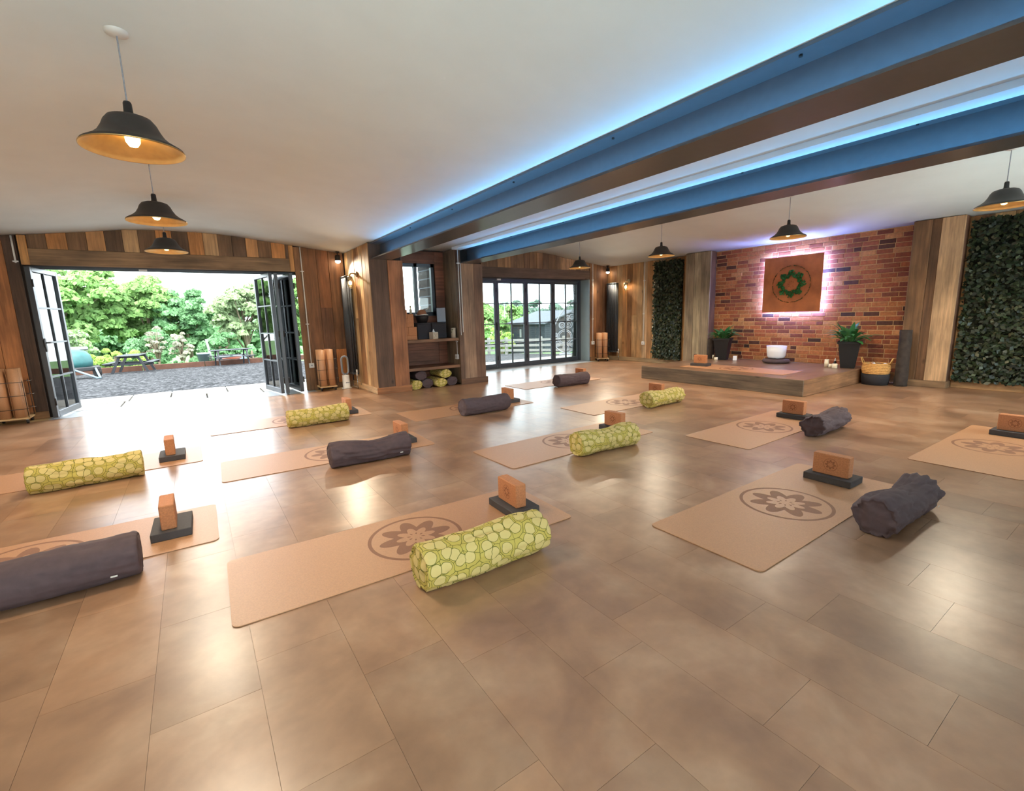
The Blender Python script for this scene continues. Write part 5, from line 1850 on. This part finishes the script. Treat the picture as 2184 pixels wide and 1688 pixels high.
# teardrop scroll sculpture
t = thing('scroll_sculpture', 'tall silver metal scrollwork teardrop sculpture outside the closed doors', 'sculpture', (14.0, 16.2, gz(14, 16.2)), -0.75)
def P2(u, v):
    return (u, 0, v)
out = []
for i in range(48):
    a_ = 2*PI*i/48
    rr = 0.62*(1-0.35*max(0, math.sin(a_)))
    u = rr*math.cos(a_)+0.35*max(0, math.sin(a_))**2
    v = 0.95+0.80*math.sin(a_) if math.sin(a_) < 0 else 0.95+1.45*math.sin(a_)
    out.append(P2(u, v))
MB().tube(out, 0.03, 6, True).build('outline', M['sculpture'], t)
for (u, v, r_) in ((-0.05, 0.85, 0.33), (-0.05, 0.85, 0.27), (0.30, 0.55, 0.14), (-0.38, 0.55, 0.12), (0.12, 1.42, 0.17), (-0.18, 1.38, 0.13), (0.27, 1.75, 0.11), (0.42, 1.15, 0.12), (0.0, 0.36, 0.13), (-0.45, 0.95, 0.08), (0.35, 2.0, 0.09), (0.08, 1.72, 0.09), (0.45, 0.85, 0.08)):
    pts = [P2(u+r_*math.cos(a_), v+r_*math.sin(a_)) for a_ in np.linspace(0, 2*PI, 25)[:-1]]
    MB().tube(pts, 0.018, 6, True).build('ring', M['sculpture'], t)
    if r_ < 0.2:
        sp = [P2(u+r_*(1-q/30)*math.cos(q*0.42), v+r_*(1-q/30)*math.sin(q*0.42)) for q in range(28)]
        MB().tube(sp, 0.012, 5).build('scroll', M['sculpture'], t)
MB().cbox(-0.3, 0.3, -0.15, 0.15, 0, 0.12, 0.01).build('plinth', M['sculpture'], t)

# ------------------------------------------------------------------ outside: trees
def tree(name, label, x, y, top, width, base, pal, nblob, nleaf, leaf=0.16, group=None, cat='tree', shape=1.0, sparse=0.0, trunk_r=0.14, branches=9, low=0.25):
    """crown of leaf clumps on a branching trunk; top = height of crown top, base = ground height"""
    t = thing(name, label, cat, (x, y, base), 0, group)
    H = top-base
    cz0 = H*low
    ch = (H-cz0)/2
    cc = np.array([0, 0, cz0+ch])
    # blob centres
    B, Rb = [], []
    while len(B) < nblob:
        p = rng.normal(0, 1, 3)
        p /= np.linalg.norm(p)
        p *= rng.uniform(0.3, 1.0)**0.6
        if p[2] < -0.85:
            continue
        r_ = rng.uniform(0.16, 0.30)*min(width/2, ch)
        q = cc+p*np.array([width/2-r_*0.6, width/2-r_*0.6, ch-r_*0.6])*np.array([1-0.25*max(0, p[2])*(1-shape), 1, 1])
        B.append(q)
        Rb.append(r_)
    B, Rb = np.array(B), np.array(Rb)
    k = rng.integers(0, nblob, nleaf)
    d = rng.normal(0, 1, (nleaf, 3))
    d /= np.linalg.norm(d, axis=1, keepdims=True)
    d[:, 2] = np.abs(d[:, 2])*0.9-0.25
    c = B[k]+d*(Rb[k]*rng.uniform(0.55, 1.1, nleaf))[:, None]
    nrm = d+rng.normal(0, 0.55, (nleaf, 3))+np.array([0, 0, 0.35])
    nrm /= np.linalg.norm(nrm, axis=1, keepdims=True)
    a_ = np.cross(nrm, rng.normal(0, 1, (nleaf, 3)))
    a_ /= np.linalg.norm(a_, axis=1, keepdims=True)
    b_ = np.cross(nrm, a_)
    S = (leaf*rng.uniform(0.6, 1.3, nleaf))[:, None]
    V = np.stack([c-a_*S, c+b_*S*0.7, c+a_*S, c-b_*S*0.7], 1)
    pal = np.array(pal)
    bt = rng.uniform(0.8, 1.2, nblob)
    col = pal[rng.integers(0, len(pal), nleaf)]*(bt[k]*rng.uniform(0.8, 1.2, nleaf))[:, None]
    C = np.concatenate([col, np.ones((nleaf, 1))], 1)
    me = quads_mesh('foliage', V, C)
    me.materials.append(M['tree'])
    link('foliage', me, t, kind='stuff')
    m_ = MB()
    m_.tube([(0, 0, -0.05), (0.03*H*0.2, 0, H*0.25), (0, 0.02, H*0.55), (0.02, 0, H*0.8)], 0.1, 7, radii=[trunk_r, trunk_r*0.8, trunk_r*0.5, trunk_r*0.15])
    m_.build('trunk', M['bark'], t)
    for q in range(branches):
        e = B[q % nblob]
        z0 = H*rng.uniform(0.15, 0.5)
        mid = np.array([e[0]*0.45, e[1]*0.45, z0+(e[2]-z0)*0.55])
        m2 = MB()
        m2.tube([(0, 0, z0), tuple(mid), tuple(e)], 0.03, 5, radii=[trunk_r*0.45, trunk_r*0.28, trunk_r*0.08])
        m2.build('branch', M['bark'], t)
    return t
G1 = [(0.239, 0.399, 0.128), (0.287, 0.463, 0.160), (0.191, 0.351, 0.112)]
G2 = [(0.175, 0.351, 0.160), (0.216, 0.399, 0.191), (0.144, 0.303, 0.128)]
G3 = [(0.319, 0.463, 0.112), (0.383, 0.510, 0.128), (0.271, 0.415, 0.096)]
GP = [(0.319, 0.415, 0.223), (0.367, 0.463, 0.264), (0.287, 0.383, 0.191)]
GW = [(0.447, 0.526, 0.367), (0.319, 0.447, 0.207), (0.239, 0.399, 0.144)]
GB = [(0.415, 0.399, 0.319), (0.367, 0.367, 0.271)]
TG = 'trees beyond the yard'
def gt(x, y):
    return gz(x, y)-0.05
tree('broad_tree', 'large bright green broadleaf tree at the left of the open doorway view', -6.0, 36, 5.2, 7.8, gt(-6, 36), G1, 90, 30000, 0.15, TG)
tree('broad_tree', 'leafy mid green tree at the centre of the open doorway view', -2.2, 38, 4.5, 5.2, gt(-2, 38), G1, 80, 24000, 0.15, TG)
tree('broad_tree', 'darker green tree right of centre with airy top in the doorway view', -0.2, 37, 3.9, 3.6, gt(0, 37), G2, 60, 16000, 0.13, TG)
tree('broad_tree', 'pale yellow-green tree with visible spreading branches at the right of the doorway view', 2.75, 33.5, 4.1, 3.9, gt(3, 33), GP, 60, 16000, 0.12, TG, branches=22)
tree('broad_tree', 'deep green lower tree filling the gap before the sky', 0.9, 43, 3.0, 6.2, gt(1, 43), G2, 70, 20000, 0.16, TG, low=0.1)
tree('broad_tree', 'green tree far left half hidden by the open door leaf', -10.8, 35, 4.5, 5.5, gt(-10, 35), G1, 70, 18000, 0.16, TG)
tree('broad_tree', 'green tree behind the folded doors at the right', 6.6, 35, 4.4, 5.0, gt(6, 35), G1, 70, 18000, 0.16, TG)
tree('broad_tree', 'dense green tree far behind, left of the central tree', -5.0, 47, 4.0, 9.5, gt(-5, 47), G2, 80, 20000, 0.2, TG, low=0.0)
tree('broad_tree', 'dense green tree far behind the pale branching tree', 4.4, 46, 3.6, 8.5, gt(4, 46), G2, 80, 20000, 0.2, TG, low=0.0)
tree('flowering_shrub', 'tall shrub with whitish blossom at the left of the yard', -5.1, 29.6, 1.75, 2.8, gt(-5, 29.6), GW, 36, 9000, 0.09, TG, 'shrub', low=0.02)
tree('shrub', 'yellow-green shrub behind the end-on picnic table', -3.1, 28.6, 0.35, 2.6, gt(-3, 28.6), G3, 30, 8000, 0.08, TG, 'shrub', low=0.0)
tree('bare_shrub', 'pale bare-twigged shrub right of the end-on picnic table', -0.55, 30.5, 0.95, 1.3, gt(-0.5, 30.5), GB, 22, 2400, 0.05, TG, 'shrub', branches=22, low=0.2, trunk_r=0.06)
tree('bare_shrub', 'pale bare small tree leaning behind the end-on picnic table', -1.6, 31.0, 1.35, 1.2, gt(-1.6, 31), GB, 18, 1100, 0.05, TG, 'shrub', branches=18, low=0.3, trunk_r=0.07)
tree('shrub', 'low dark green shrubs between the two picnic tables', -0.4, 28.9, -0.45, 2.6, gt(-0.4, 28.9), G2, 26, 6000, 0.07, TG, 'shrub', low=0.0)
tree('shrub', 'low green shrub behind the pale drums', 2.6, 29.2, 0.1, 2.4, gt(2.6, 29.2), G2, 26, 6000, 0.07, TG, 'shrub', low=0.0)
tree('shrub', 'dark green undergrowth below the pale branching tree', 1.3, 32.5, 0.9, 3.2, gt(1.3, 32.5), G2, 30, 7000, 0.09, TG, 'shrub', low=0.0)
tree('shrub', 'dark green undergrowth below the central tree', -2.0, 33.5, 1.2, 3.6, gt(-2, 33.5), G2, 30, 8000, 0.10, TG, 'shrub', low=0.0)
TG2 = 'trees beyond the fence'
tree('broad_tree', 'green tree beyond the fence, leftmost behind the closed doors', 22.2, 37.5, 3.1, 6.4, gt(22, 37)-0.5, G1, 70, 20000, 0.17, TG2, low=0.05)
tree('broad_tree', 'light green tree beyond the fence left of the shed', 27.2, 40.5, 3.0, 7.0, gt(26, 39)-0.5, G1, 70, 20000, 0.17, TG2, low=0.05)
tree('willow', 'drooping yellow-green willow beside the shed', 19.7, 30.3, 0.65, 2.3, gt(19, 30), G3, 30, 7000, 0.08, TG2, 'tree', low=0.0)
for i, (x, y, wd) in enumerate(((56, 78, 22), (74, 80, 24), (92, 80, 26))):
    tree('distant_tree', 'distant hazy green tree line above the shed, ' + ('left', 'middle', 'right')[i] + ' clump', x, y, 4.4, wd, -4.5, [(0.13, 0.20, 0.155), (0.15, 0.225, 0.17)], 150, 16000, 0.45, TG2, low=0.0)  # haze of distance is painted into these paler leaf colours
tree('broad_tree', 'thin leafed tree seen through the alcove window', 11.2, 30, 2.6, 2.2, gt(11, 30), G2, 18, 900, 0.09, TG2, branches=14)
